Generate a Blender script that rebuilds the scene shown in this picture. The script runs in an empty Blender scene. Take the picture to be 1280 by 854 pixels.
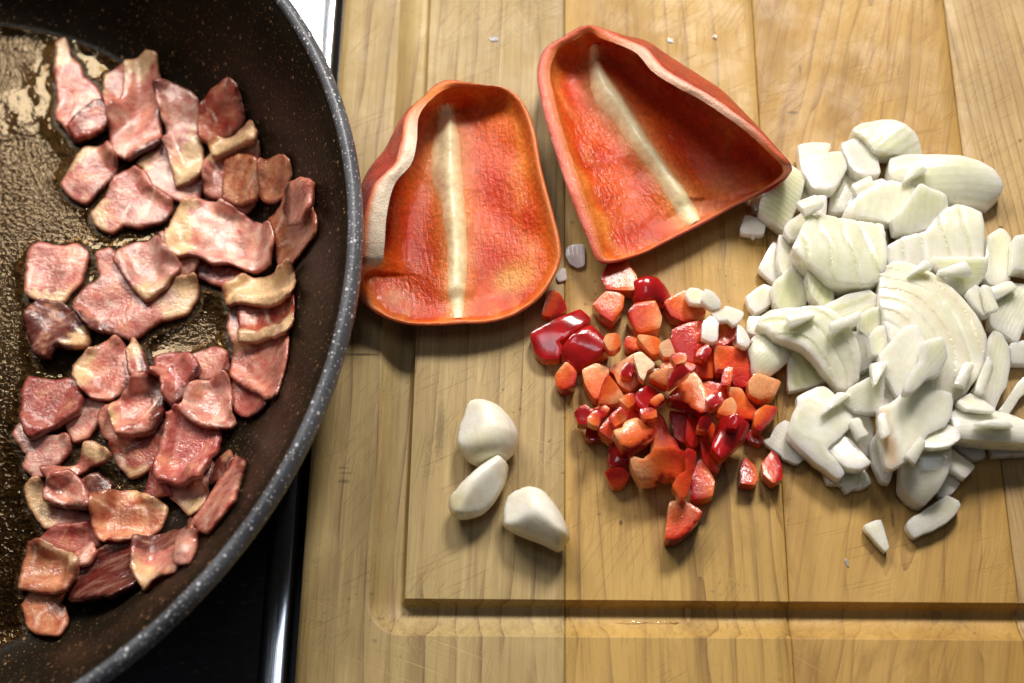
import bpy, bmesh, math, random
import numpy as np
from mathutils import Matrix, Vector
from mathutils.geometry import delaunay_2d_cdt

random.seed(4)
RNG = np.random.RandomState(7)
S = bpy.context.scene
COL = S.collection

# ------------------------------------------------------------------ camera
F_PX, DIST = 1780.0, 0.445
_Y = np.array([63.0, 4217.0, -F_PX]); _Y /= np.linalg.norm(_Y)
_X = np.array([F_PX, -.002 * F_PX, 63.0 - .002 * 4217.0]); _X /= np.linalg.norm(_X)
_Z = np.cross(_X, _Y)
ROT = np.array([_X, _Y, _Z])
CAM = ROT[:, 2] * DIST
cam = bpy.data.cameras.new('camera'); cam_o = bpy.data.objects.new('camera', cam)
COL.objects.link(cam_o); S.camera = cam_o
cam.sensor_width = 36.0; cam.lens = 36.0 * F_PX / 1280.0
cam.clip_start = .01; cam.clip_end = 20
M = Matrix.Identity(4)
for i in range(3):
    for j in range(3): M[i][j] = ROT[i, j]
    M[i][3] = CAM[i]
cam_o.matrix_world = M
cam.dof.use_dof = True; cam.dof.focus_distance = .437; cam.dof.aperture_fstop = 8.0

# ------------------------------------------------------------------ light
S.view_settings.view_transform = 'Standard'; S.view_settings.look = 'None'
S.view_settings.exposure = 0.06; S.view_settings.gamma = 1.0
W = bpy.data.worlds.new('World'); S.world = W; W.use_nodes = True
W.node_tree.nodes['Background'].inputs[0].default_value = (.9, .95, 1.0, 1)
W.node_tree.nodes['Background'].inputs[1].default_value = .05

def area(name, loc, target, sx, sy, power, col):
    l = bpy.data.lights.new(name, 'AREA'); l.shape = 'RECTANGLE'; l.size = sx; l.size_y = sy
    l.energy = power; l.color = col
    o = bpy.data.objects.new(name, l); COL.objects.link(o); o.location = loc
    o.rotation_euler = (Vector(target) - Vector(loc)).to_track_quat('-Z', 'Y').to_euler()
    return o
area('kitchen_lamp', (-.34, .63, .70), (-.08, .06, 0), .42, .28, 6.6, (1, .955, .90))
area('kitchen_lamp', (.17, .58, .66), (.04, .02, 0), .18, .16, 7.4, (1, .945, .87))
area('ceiling_light', (.03, .10, 1.0), (.03, .10, 0), .12, .34, .55, (.86, .92, 1.0))

# ------------------------------------------------------------------ helpers
def px(P, z=0.0):
    """photo pixels -> world points at height z (scalar or per point)"""
    P = np.asarray(P, float).reshape(-1, 2)
    d = np.stack([P[:, 0] - 640, 427 - P[:, 1], -F_PX * np.ones(len(P))], 1) @ ROT.T
    t = (np.asarray(z, float) - CAM[2]) / d[:, 2]
    return CAM + d * t[:, None]

ZOOMS = dict(
    A=(0, 0, .35937), B=(0, 280, .35937), C=(0, 547, .35937),
    p1=(420, 20, .48), p2=(650, 20, .3746), g=(520, 480, .281),
    d=(640, 310, .4447))
def zc(k, pts):
    ox, oy, s = ZOOMS[k]
    return [(ox + x * s, oy + y * s) for x, y in pts]

def tag(o, label=None, cat=None, group=None, kind=None):
    if label: o['label'] = label
    if cat: o['category'] = cat
    if group: o['group'] = group
    if kind: o['kind'] = kind
    return o

def empty(name, loc=(0, 0, 0)):
    o = bpy.data.objects.new(name, None); COL.objects.link(o); o.location = loc
    o.empty_display_size = .01
    return o

def mesh_obj(name, V, Fc, mats, parent=None, mat_idx=None, attrs=None, sharp=None, smooth=True):
    me = bpy.data.meshes.new(name)
    me.from_pydata([tuple(v) for v in V], [], [tuple(int(i) for i in f) for f in Fc])
    for m in (mats if isinstance(mats, (list, tuple)) else [mats]): me.materials.append(m)
    if mat_idx is not None: me.polygons.foreach_set('material_index', np.asarray(mat_idx, np.int32))
    for k, a in (attrs or {}).items():
        a = np.asarray(a, float)
        if a.ndim == 1:
            at = me.attributes.new(k, 'FLOAT', 'POINT'); at.data.foreach_set('value', a.astype(np.float32))
        elif k == 'Col':
            at = me.color_attributes.new(k, 'FLOAT_COLOR', 'POINT')
            at.data.foreach_set('color', np.c_[a, np.ones(len(a))].astype(np.float32).ravel())
        else:
            at = me.attributes.new(k, 'FLOAT_VECTOR', 'POINT'); at.data.foreach_set('vector', a.astype(np.float32).ravel())
    if smooth: me.polygons.foreach_set('use_smooth', np.ones(len(me.polygons), bool))
    if sharp: me.set_sharp_from_angle(angle=math.radians(sharp))
    me.update()
    o = bpy.data.objects.new(name, me); COL.objects.link(o)
    if parent: o.parent = parent
    return o

def catmull(P, n, closed=False):
    P = np.asarray(P, float); N = len(P)
    t = np.linspace(0, N if closed else N - 1, n, endpoint=not closed)
    i = np.floor(t).astype(int); f = (t - i)[:, None]
    if closed:
        p0, p1, p2, p3 = P[(i - 1) % N], P[i % N], P[(i + 1) % N], P[(i + 2) % N]
    else:
        i = np.minimum(i, N - 2); f = (t - i)[:, None]
        Q = np.vstack([2 * P[0] - P[1], P, 2 * P[-1] - P[-2]])
        p0, p1, p2, p3 = Q[i], Q[i + 1], Q[i + 2], Q[i + 3]
    return .5 * ((2 * p1) + (p2 - p0) * f + (2 * p0 - 5 * p1 + 4 * p2 - p3) * f ** 2 + (3 * p1 - p0 - 3 * p2 + p3) * f ** 3)

def sstep(a, b, x):
    t = np.clip((x - a) / (b - a), 0, 1); return t * t * (3 - 2 * t)

class Noise:
    """cheap smooth 2-D noise: a sum of random sines"""
    def __init__(s, seed, freq, n=9):
        r = np.random.RandomState(seed); a = r.rand(n) * 2 * np.pi
        k = freq * (0.5 + r.rand(n)); s.k = np.stack([np.cos(a) * k, np.sin(a) * k], 1) * 2 * np.pi
        s.p = r.rand(n) * 6.28; s.n = n
    def __call__(s, P): return np.sin(np.asarray(P)[:, :2] @ s.k.T + s.p).sum(1) / math.sqrt(s.n / 2) / 1.4

def outline(P, ds, smooth=.5, jag=0., seed=0):
    """closed polyline resampled at spacing ds; smooth 0 = straight sides with slightly rounded corners, 1 = spline"""
    P = np.asarray(P, float)[:, :2]
    a = .5 * np.sum(P[:, 0] * np.roll(P[:, 1], -1) - np.roll(P[:, 0], -1) * P[:, 1])
    if a < 0: P = P[::-1]
    C = catmull(P, len(P) * 16, True)
    N = len(P); t = np.linspace(0, N, N * 16, endpoint=False); i = t.astype(int) % N; f = (t - np.floor(t))[:, None]
    L = P[i] * (1 - f) + P[(i + 1) % N] * f
    Q = C * smooth + L * (1 - smooth)
    seg = np.linalg.norm(np.roll(Q, -1, 0) - Q, axis=1); cum = np.r_[0, np.cumsum(seg)]
    n = max(12, int(cum[-1] / ds)); tt = np.linspace(0, cum[-1], n, endpoint=False)
    Qc = np.vstack([Q, Q[:1]])
    out = np.stack([np.interp(tt, cum, Qc[:, k]) for k in (0, 1)], 1)
    if jag:
        r = np.random.RandomState(seed); nr = np.roll(out, -1, 0) - np.roll(out, 1, 0)
        nr = np.stack([nr[:, 1], -nr[:, 0]], 1); nr /= np.linalg.norm(nr, axis=1)[:, None] + 1e-12
        w = r.randn(n); w = w + .6 * np.roll(w, 1) + .6 * np.roll(w, -1)
        slow = np.interp(np.arange(n), np.arange(0, n + 6, 6), np.r_[r.randn(len(np.arange(0, n + 6, 6)))])
        out = out + nr * (jag * (.35 * w + .8 * slow))[:, None]
    return out

def dist_poly(P, B):
    A = B; Bn = np.roll(B, -1, 0); d = Bn - A; L2 = (d ** 2).sum(1) + 1e-15
    t = np.clip(((P[:, None] - A[None]) * d[None]).sum(2) / L2[None], 0, 1)
    q = A[None] + t[..., None] * d[None]
    return np.sqrt(((P[:, None] - q) ** 2).sum(2)).min(1)

def tri_fill(B, ds, seed=0):
    """boundary loop + jittered interior points, constrained Delaunay"""
    lo, hi = B.min(0), B.max(0); r = np.random.RandomState(seed)
    xs = np.arange(lo[0], hi[0], ds); ys = np.arange(lo[1], hi[1], ds * .87)
    G = np.array([(x + (k % 2) * ds * .5, y) for k, y in enumerate(ys) for x in xs])
    if len(G): G = G + (r.rand(*G.shape) - .5) * ds * .35
    if len(G):
        x, y = G[:, 0][:, None], G[:, 1][:, None]
        x0, y0 = B[:, 0][None], B[:, 1][None]; x1, y1 = np.roll(B[:, 0], -1)[None], np.roll(B[:, 1], -1)[None]
        c = ((y0 > y) != (y1 > y)) & (x < (x1 - x0) * (y - y0) / (y1 - y0 + 1e-18) + x0)
        G = G[c.sum(1) % 2 == 1]
    if len(G): G = G[dist_poly(G, B) > ds * .55]
    P = np.vstack([B, G]) if len(G) else B
    n = len(B); sc = 1000.0
    v, e, f, ov, oe, of = delaunay_2d_cdt([Vector(p * sc) for p in P], [(i, (i + 1) % n) for i in range(n)], [list(range(n))], 1, 1e-7)
    V2 = np.array([(a.x, a.y) for a in v]) / sc
    tris = [tuple(t) for t in f]
    return V2, tris

def boundary_loop(tris):
    cnt = {}
    for t in tris:
        for a, b in zip(t, t[1:] + t[:1]): cnt[(a, b)] = 1
    nxt = {a: b for (a, b) in cnt if (b, a) not in cnt}
    return [(a, b) for a, b in nxt.items()]

# height map of what already lies on the scene (1 mm cells): pieces rest and drape on it
GX0, GX1, GY0, GY1, CELL = -.36, .19, -.16, .17, .001
NXg, NYg = int((GX1 - GX0) / CELL) + 1, int((GY1 - GY0) / CELL) + 1
H = np.zeros((NXg, NYg))
def hget(P):
    u = np.clip((P[:, 0] - GX0) / CELL, 0, NXg - 2); v = np.clip((P[:, 1] - GY0) / CELL, 0, NYg - 2)
    return H[np.rint(u).astype(int), np.rint(v).astype(int)]
def hput(P, z):
    u = np.clip((P[:, 0] - GX0) / CELL, 0, NXg - 2); v = np.clip((P[:, 1] - GY0) / CELL, 0, NYg - 2)
    for du in (0, 1):
        for dv in (0, 1):
            np.maximum.at(H, (np.floor(u).astype(int) + du, np.floor(v).astype(int) + dv), z)

def tri_edges(tris):
    e = set()
    for t in tris:
        for a, b in zip(t, t[1:] + t[:1]): e.add((min(a, b), max(a, b)))
    return np.array(list(e))

def relax_over(b, edges, iters):
    z = b.copy(); n = len(b); deg = np.zeros(n)
    np.add.at(deg, edges[:, 0], 1); np.add.at(deg, edges[:, 1], 1)
    for _ in range(iters):
        s = np.zeros(n); np.add.at(s, edges[:, 0], z[edges[:, 1]]); np.add.at(s, edges[:, 1], z[edges[:, 0]])
        z = np.maximum(b, .5 * z + .5 * s / np.maximum(deg, 1))
    for _ in range(3):
        s = np.zeros(n); np.add.at(s, edges[:, 0], z[edges[:, 1]]); np.add.at(s, edges[:, 1], z[edges[:, 0]])
        z = .5 * z + .5 * s / np.maximum(deg, 1)
    return z

def slab(pts, thick, ds, edge_r, e0=.75, smooth=.4, jag=0., seed=0, mode='rigid', drape=40, tiltk=.7, tilt=None,
         curve=None, undul=0., cuts=None, zguess=.008, sink=.15, wall=2, dome=0., taper=None, lift=0., grow=0., rings=None):
    """A solid piece from its traced top outline (photo pixels). It is put on the height map: soft pieces drape over
    what lies there, firm ones rest on it with a tilt. Returns V, F, info."""
    zref = zguess
    for it in range(2):
        if mode != 'rigid':
            zp = np.full(len(pts), zguess)
            for _ in range(4): zp = .3 * zp + .7 * (hget(px(pts, zp)) + thick)
            zp = .6 * zp + .2 * (np.roll(zp, 1) + np.roll(zp, -1)); zref = zp
        B = outline(px(pts, zref), ds, smooth, jag, seed)
        if grow:
            nr = np.roll(B, -2, 0) - np.roll(B, 2, 0); nr = np.stack([nr[:, 1], -nr[:, 0]], 1); B = B + grow * nr / (np.linalg.norm(nr, axis=1)[:, None] + 1e-9)
        if it == 0: P, tris = B, None
        else: P, tris = tri_fill(B, ds, seed)
        if it == 1:
            d = dist_poly(P, B)
        else:
            lo, hi = B.min(0), B.max(0); g = np.stack(np.meshgrid(np.linspace(lo[0], hi[0], 14), np.linspace(lo[1], hi[1], 14)), 2).reshape(-1, 2)
            P = np.vstack([B, g]); d = np.full(len(P), edge_r)
        cen = B.mean(0); rel = P - cen; rad = np.abs(rel).max() + 1e-9
        mid = np.zeros(len(P))
        if curve:
            for ang, hgt in (curve if isinstance(curve, list) else [curve]):
                a = math.radians(ang); s = rel[:, 0] * math.cos(a) + rel[:, 1] * math.sin(a)
                mid += -hgt * (s / (np.abs(s).max() + 1e-9)) ** 2
        if undul: mid += undul * Noise(seed + 11, 55)(P)
        b = hget(P)
        if mode == 'rigid':
            A = np.c_[rel, np.ones(len(P))]
            co = np.linalg.lstsq(A, b, rcond=None)[0]; g = np.array(co[:2]) * tiltk
            gl = np.linalg.norm(g)
            if gl > .55: g *= .55 / gl
            if tilt is not None: g = g * (.3) + np.array(tilt)
            base = rel @ g + mid
            base = base + np.quantile(b - base, 1 - sink) + lift
        else:
            if it == 1: base = relax_over(b, tri_edges(tris), drape) + mid - mid.min() * .6 + lift
            else: base = b + np.quantile(b, .6) * 0 + mid
        th = thick
        if taper:
            a = math.radians(taper[0]); s = rel[:, 0] * math.cos(a) + rel[:, 1] * math.sin(a)
            s = (s - s.min()) / (np.ptp(s) + 1e-9); th = thick * (1 - taper[1] * s)
        zref = float(np.mean(base + th))
    q = np.sqrt(np.clip(1 - (1 - np.minimum(d / edge_r, 1)) ** 2, 0, 1)); p = e0 + (1 - e0) * q
    if dome:
        dm = d / d.max(); p = p * (1 - dome) + dome * np.sqrt(np.clip(1 - (1 - dm) ** 2, 0, 1))
    ztop = base + th * (.5 + .5 * p); zbot = base + th * (.5 - .5 * np.minimum(p + .0, 1))
    if cuts:
        a = math.radians(cuts[0]); s = rel[:, 0] * math.cos(a) + rel[:, 1] * math.sin(a) + .0008 * Noise(seed + 3, 60)(P)
        ph = np.abs((s / cuts[1] + .37) % 1 - .5) * cuts[1]
        ztop -= cuts[2] * np.exp(-(ph / .0005) ** 2)
    if rings:
        q = px([rings[0]], zref)[0][:2]; rd = np.hypot(P[:, 0] - q[0], P[:, 1] - q[1]) + .0008 * Noise(seed + 5, 45)(P)
        k = rd / rings[1]; fr = k - np.floor(k)
        ztop -= rings[2] * (np.exp(-((fr - .5) * rings[1] / .0004) ** 2) + .9 * (fr - .5))
    n = len(P); loop = boundary_loop(tris)
    V = [np.c_[P, ztop], np.c_[P, zbot]]; Fc = [t for t in tris] + [tuple(i + n for i in t[::-1]) for t in tris]
    ring = [a for a, _ in loop]; idx = {a: k for k, a in enumerate(ring)}; m = len(ring)
    extra = []
    nb = np.array([[P[b][1] - P[a][1], -(P[b][0] - P[a][0])] for a, b in loop]); nb /= np.linalg.norm(nb, axis=1)[:, None] + 1e-12
    r = np.random.RandomState(seed)
    for w in range(wall):
        f = (w + 1) / (wall + 1); zt = ztop[ring] * (1 - f) + zbot[ring] * f
        off = (.025 * np.sin(f * math.pi) * min(thick, .005)) + jag * .25 * r.randn(m)
        extra.append(np.c_[P[ring] + nb * off[:, None] if np.ndim(off) else P[ring] + nb * off, zt])
    V = np.vstack(V + extra)
    def rid(k, a):
        return a if k == 0 else (a + n if k == wall + 1 else 2 * n + (k - 1) * m + idx[a])
    for k in range(wall + 1):
        for a, b in loop: Fc.append((rid(k, a), rid(k + 1, a), rid(k + 1, b), rid(k, b)))
    dd = np.r_[d, d, np.zeros(m * wall)]
    lay = np.r_[np.zeros(n), np.ones(n), np.repeat((np.arange(wall) + 1) / (wall + 1), m)]
    hput(P, ztop); hput(B, np.interp(0, [0], [0]) + ztop[ring].mean() * 0 + hget(B))
    return V, Fc, dict(d=dd, lay=lay, cen=cen, n=n, rel=V[:, :2] - cen)

# ------------------------------------------------------------------ materials
class NT:
    def __init__(s, name):
        s.m = bpy.data.materials.new(name); s.m.use_nodes = True; s.t = s.m.node_tree; s.t.nodes.clear()
        s.out = s.t.nodes.new('ShaderNodeOutputMaterial')
    def n(s, typ, _in=None, **kw):
        nd = s.t.nodes.new('ShaderNode' + typ)
        for k, v in kw.items(): setattr(nd, k, v)
        for k, v in (_in or {}).items(): s.set(nd.inputs[k], v)
        return nd
    def set(s, sock, v):
        if isinstance(v, bpy.types.NodeSocket): s.t.links.new(v, sock)
        elif isinstance(v, bpy.types.Node): s.t.links.new(v.outputs[0], sock)
        else:
            if sock.type == 'RGBA' and len(v) == 3: v = (*v, 1)
            sock.default_value = v
    def math(s, op, a, b=0.0, c=0.0, clamp=False):
        nd = s.n('Math', operation=op, use_clamp=clamp)
        for i, v in enumerate((a, b, c)): s.set(nd.inputs[i], v)
        return nd.outputs[0]
    def mix(s, f, a, b, blend='MIX'):
        nd = s.n('Mix', data_type='RGBA', blend_type=blend, clamp_factor=True)
        s.set(nd.inputs[0], f); s.set(nd.inputs[6], a); s.set(nd.inputs[7], b); return nd.outputs[2]
    def ramp(s, f, lo, hi, t0=0., t1=1.):
        nd = s.n('MapRange', {0: f, 1: lo, 2: hi, 3: t0, 4: t1}, interpolation_type='SMOOTHSTEP'); return nd.outputs[0]
    def mapping(s, v, scale=(1, 1, 1), rot=(0, 0, 0), loc=(0, 0, 0)):
        return s.n('Mapping', {'Vector': v, 'Scale': scale, 'Rotation': rot, 'Location': loc}).outputs[0]
    def noise(s, v, scale, detail=3., rough=.55, dist=0.):
        return s.n('TexNoise', {'Vector': v, 'Scale': scale, 'Detail': detail, 'Roughness': rough, 'Distortion': dist}).outputs[0]
    def bump(s, h, strength, dist, normal=None):
        nd = s.n('Bump', {'Height': h, 'Strength': strength, 'Distance': dist})
        if normal is not None: s.set(nd.inputs['Normal'], normal)
        return nd.outputs[0]
    def done(s, **kw):
        p = s.n('BsdfPrincipled')
        for k, v in kw.items(): s.set(p.inputs[k.replace('_', ' ')], v)
        s.t.links.new(p.outputs[0], s.out.inputs[0]); return s.m

def wood(name, light, mid, dark, ring_freq, ring_amt, warp, seed, ang=0., scratch=1., blotch=.6, heart=None, marks=()):
    N = NT(name); co0 = co = N.n('TexCoord').outputs['Object']
    co = N.mapping(co, loc=(seed * .37, seed * .71, seed * .13), rot=(0, 0, ang))
    low = N.noise(N.mapping(co, scale=(1, .18, 1)), 26, 2)
    warpv = N.noise(N.mapping(co, scale=(1, .12, 1)), 55, 2, .5)
    sx = N.n('SeparateXYZ', {0: co})
    ph = N.math('MULTIPLY_ADD', sx.outputs[0], ring_freq, N.math('MULTIPLY', warpv, warp))
    fr = N.math('FRACT', ph)
    line = N.math('POWER', fr, 7.0)                          # soft early wood, abrupt dark late-wood line
    line = N.math('MULTIPLY', line, N.ramp(N.noise(N.mapping(co, scale=(1, .3, 1)), 70, 2), .25, .55))
    fib = N.noise(N.mapping(co, scale=(1, .035, 1)), 1500, 3, .6)
    fib2 = N.noise(N.mapping(co, scale=(1, .08, 1)), 420, 3, .6)
    c = N.mix(N.ramp(low, .3, .7), light, mid)
    if heart:                                                 # darker heartwood side of the plank
        hx = N.math('MULTIPLY_ADD', warpv, .010, sx.outputs[0])
        c = N.mix(N.ramp(hx, heart[0], heart[1], 0, .75), c, tuple(.72 * a + .28 * b for a, b in zip(mid, dark)))
    broad = N.noise(N.mapping(co, scale=(1, .22, 1), loc=(5, 2, 1)), 30, 3, .6)
    c = N.mix(N.ramp(broad, .44, .64, 0, .75), c, tuple(.7 * a + .3 * b for a, b in zip(mid, dark)))
    c = N.mix(N.math('MULTIPLY', line, ring_amt), c, dark)
    c = N.mix(N.ramp(fib, .35, .75, 0, .42), c, mid)
    c = N.mix(N.ramp(fib2, .45, .85, 0, .34), c, dark)
    fib3 = N.noise(N.mapping(co, scale=(1, .022, 1), loc=(3, 1, 0)), 760, 4, .65)
    c = N.mix(N.ramp(fib3, .52, .70, 0, .34), c, dark)
    c = N.mix(N.ramp(fib3, .46, .30, 0, .30), c, tuple(min(1, x * 1.15) for x in light))
    bl = N.noise(N.mapping(co, scale=(1, .35, 1)), 62, 4, .62, .6)
    c = N.mix(N.ramp(bl, .52, .72, 0, blotch), c, tuple(.55 * a + .45 * b for a, b in zip(dark, mid)))
    pale = N.noise(N.mapping(co, scale=(1, .5, 1)), 40, 3)
    c = N.mix(N.ramp(pale, .55, .75, 0, .4), c, tuple(min(1, x * 1.18) for x in light))
    # short dark flecks in the grain
    for k, (bx, by, sx_, sy_, am) in enumerate(marks):        # a few knife gouges and burnt nicks
        mv = N.mapping(co0, loc=(-bx, -by, 0)); mv = N.mapping(mv, scale=(1 / sx_, 1 / sy_, 0))
        ln = N.n('VectorMath', {0: mv}, operation='LENGTH').outputs['Value']
        ed = N.math('MULTIPLY_ADD', N.noise(co, 700, 3, .6), .9, ln)
        c = N.mix(N.ramp(ed, 1.3, .7, 0, am), c, (.06, .032, .014))
    fl = N.noise(N.mapping(co, scale=(1, .12, 1)), 260, 2, .5)
    c = N.mix(N.ramp(fl, .72, .82, 0, .4), c, dark)
    # grime
    gr = N.noise(co, 520, 4, .7); gm = N.noise(co, 34, 2)
    c = N.mix(N.math('MULTIPLY', N.ramp(gr, .58, .72), N.ramp(gm, .56, .7, 0, .55)), c, (.07, .055, .04))
    # knife scratches: long thin cells in several directions
    hsum = None
    for k, (a, sc, th) in enumerate(((.6, 150, .655), (-.5, 170, .66), (1.1, 130, .665), (-1.25, 160, .665), (.15, 120, .67))):
        sv = N.noise(N.mapping(N.mapping(co, rot=(0, 0, a)), scale=(1, .012, 1), loc=(k * 1.7, seed, 0)), sc * 13, 1, .4)
        m = N.math('MULTIPLY', N.ramp(sv, th, th + .03), N.ramp(N.noise(N.mapping(co, loc=(k * 3.1, 0, 0)), 48, 1), .48, .6))
        c = N.mix(N.math('MULTIPLY', m, .22 * scratch), c, dark if k % 2 == 0 else tuple(min(1, x * 1.25) for x in light))
        hsum = m if hsum is None else N.math('MAXIMUM', hsum, m)
    h = N.math('SUBTRACT', N.math('MULTIPLY_ADD', fib, .35, N.math('MULTIPLY', fib2, .3)), N.math('MULTIPLY', hsum, .35))
    rough = N.ramp(N.noise(co, 90, 3), .3, .7, .42, .6)
    return N.done(Base_Color=c, Roughness=rough, Normal=N.bump(h, .55, .0004), Specular_IOR_Level=.35)

def food(name, tint_noise=.3, freq=420., rough=.32, coat=.4, sss=.2, sss_r=(.003, .0015, .001), bump=.5, bdist=.0005, bfreq=700., stripes=False, spec=.5, coat_rough=.12, streak=None, lump=.5, trans=0.):
    N = NT(name); co = N.n('TexCoord').outputs['Object']
    col = N.n('Attribute', attribute_name='Col').outputs['Color']
    nz = N.noise(co, freq, 4, .6)
    lo, hi = 1 - tint_noise, 1 + tint_noise * .7
    c = N.mix(1.0, col, N.mix(N.ramp(nz, .3, .72), (lo, lo * .96, lo * .94), (hi, hi, hi)), 'MULTIPLY')
    h = N.noise(co, bfreq, 3, .6)
    h2 = N.noise(co, bfreq * .28, 2, .5)
    h = N.math('MULTIPLY_ADD', h2, lump, h)
    if streak:                                                # fibres along the piece's own axis
        lv = N.n('Attribute', attribute_name='loc').outputs['Vector']
        st = N.noise(N.mapping(lv, scale=streak[0]), streak[1], 3, .6)
        c = N.mix(N.ramp(st, .45, .72, 0, streak[2]), c, streak[3])
        h = N.math('MULTIPLY_ADD', st, streak[4], h)
    if stripes:
        lv = N.n('Attribute', attribute_name='loc').outputs['Vector']
        amt = N.n('Attribute', attribute_name='stripe').outputs['Fac']
        sx = N.n('SeparateXYZ', {0: lv}).outputs[0]
        ph = N.math('MULTIPLY_ADD', N.noise(co, 130, 2), 1.4, sx)
        w = N.math('MULTIPLY_ADD', N.math('SINE', N.math('MULTIPLY', ph, 6.2832)), .5, .5)
        w = N.math('POWER', w, 1.6)
        c = N.mix(N.math('MULTIPLY', w, N.math('MULTIPLY', amt, .8)), c, N.mix(1.0, c, (.87, .90, .70), 'MULTIPLY'))
        fine = N.noise(N.mapping(lv, scale=(1.6, .12, 1)), 2.6, 3, .6)
        c = N.mix(N.math('MULTIPLY', N.ramp(fine, .35, .7), N.math('MULTIPLY_ADD', amt, .35, .16)), c, N.mix(1.0, c, (.94, .93, .85), 'MULTIPLY'))
        h = N.math('MULTIPLY_ADD', w, N.math('MULTIPLY', amt, 1.2), N.math('MULTIPLY_ADD', fine, .9, h))
    ro = N.ramp(N.noise(co, 260, 2), .3, .7, rough * .75, rough * 1.35)
    return N.done(Base_Color=c, Roughness=ro, Transmission_Weight=trans, IOR=1.36 if trans else 1.45, Subsurface_Weight=sss, Subsurface_Radius=sss_r, Subsurface_Scale=1.0,
                  Coat_Weight=coat, Coat_Roughness=coat_rough, Normal=N.bump(h, bump, bdist), Coat_Normal=N.bump(h, bump * .8, bdist), Specular_IOR_Level=spec)

M_BACON = food('fried_bacon', .16, 760, .32, .65, .25, bump=1.0, bdist=.00030, bfreq=850, coat_rough=.05, lump=.5, streak=((1, .2, 1), 420, .22, (.86, .52, .36), .8))
M_ONION = food('onion_flesh', .03, 300, .30, .55, .85, (.0055, .006, .0048), bump=.6, bdist=.00016, bfreq=500, coat_rough=.06, stripes=True)
M_FLESH = food('pepper_flesh', .12, 900, .32, .6, .35, (.003, .001, .0005), bump=.9, bdist=.00020, bfreq=1000, coat_rough=.07, spec=.3)
M_WET = food('pepper_inner_wall', .20, 620, .42, .42, .25, (.003, .001, .0005), bump=1.0, bdist=.00042, bfreq=760, coat_rough=.02, spec=.04, lump=.3, streak=((1, .34, 1), 700, .16, (.80, .17, .025), 1.2))
M_CUT = food('pepper_cut_edge', .10, 1500, .36, .4, .3, (.003, .001, .0005), bump=.7, bdist=.0004, bfreq=1900)
M_SKIN = food('pepper_skin', .15, 160, .16, .6, .08, (.002, .0006, .0004), bump=.12, bdist=.0004, bfreq=260, coat_rough=.06)
M_SKINR = food('pepper_skin_rim', .35, 1000, .34, .25, .08, (.002, .0006, .0004), bump=.9, bdist=.0006, bfreq=1200, coat_rough=.1)
M_PITH = food('pepper_pith', .12, 500, .40, .2, .4, (.003, .002, .001), bump=.5, bdist=.0006, bfreq=420)
M_GARLIC = food('garlic_clove', .07, 260, .34, .25, .5, (.004, .0035, .0022), bump=.30, bdist=.0005, bfreq=240, streak=((1, .06, 1), 420, .25, (.80, .72, .48), 1.2))

def speckled(name, base, speck, dens, rough, metallic=0., coat=.2, bump=.4, warm=None, grain=0, tint=(1, 1, 1), spec=.5):
    N = NT(name); co = N.n('TexCoord').outputs['Object']
    v = N.n('TexVoronoi', {'Vector': co, 'Scale': 640.0, 'Randomness': 1.0}); rnd = N.n('SeparateColor', {0: v.outputs['Color']})
    size = N.math('MULTIPLY_ADD', rnd.outputs[1], .26, .10)
    dot = N.math('MULTIPLY', N.math('LESS_THAN', v.outputs['Distance'], size), N.math('GREATER_THAN', rnd.outputs[0], 1 - dens))
    v2 = N.n('TexVoronoi', {'Vector': co, 'Scale': 1150.0}); r2 = N.n('SeparateColor', {0: v2.outputs['Color']})
    dot2 = N.math('MULTIPLY', N.math('LESS_THAN', v2.outputs['Distance'], .3), N.math('GREATER_THAN', r2.outputs[0], 1 - dens * 1.1))
    n1 = N.noise(co, 60, 4, .6)
    c = N.mix(N.ramp(n1, .3, .7), tuple(x * .65 for x in base), tuple(x * 1.35 for x in base))
    if warm: c = N.mix(N.ramp(N.noise(co, 900, 2), .62, .74, 0, .7), c, warm)
    c = N.mix(N.math('MAXIMUM', dot, N.math('MULTIPLY', dot2, .7)), c, speck)
    h = N.noise(co, 700, 3, .6); h = N.math('MULTIPLY_ADD', dot, .4, h)
    if grain: h = N.math('MULTIPLY_ADD', N.noise(co, grain, 2, .5), 1.6, h)
    nb = N.bump(h, bump, .0004 if not grain else .00045)
    return N.done(Base_Color=c, Roughness=rough, Coat_Weight=coat, Coat_Roughness=.12 if grain else .2, Coat_Tint=(*tint, 1), Specular_Tint=(*tint, 1), Normal=nb, Coat_Normal=nb, Metallic=metallic, Specular_IOR_Level=spec)

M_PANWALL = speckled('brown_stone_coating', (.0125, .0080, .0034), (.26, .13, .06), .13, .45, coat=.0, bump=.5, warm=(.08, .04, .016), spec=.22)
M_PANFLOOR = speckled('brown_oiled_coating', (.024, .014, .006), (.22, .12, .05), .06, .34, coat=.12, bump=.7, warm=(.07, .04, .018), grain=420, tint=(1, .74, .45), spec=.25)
M_PANRIM = speckled('grey_speckled_rim', (.085, .087, .098), (.62, .62, .65), .30, .42, coat=.1, bump=.4)
M_PANOUT = speckled('dark_pan_outside', (.03, .03, .032), (.4, .4, .4), .12, .45)

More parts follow.
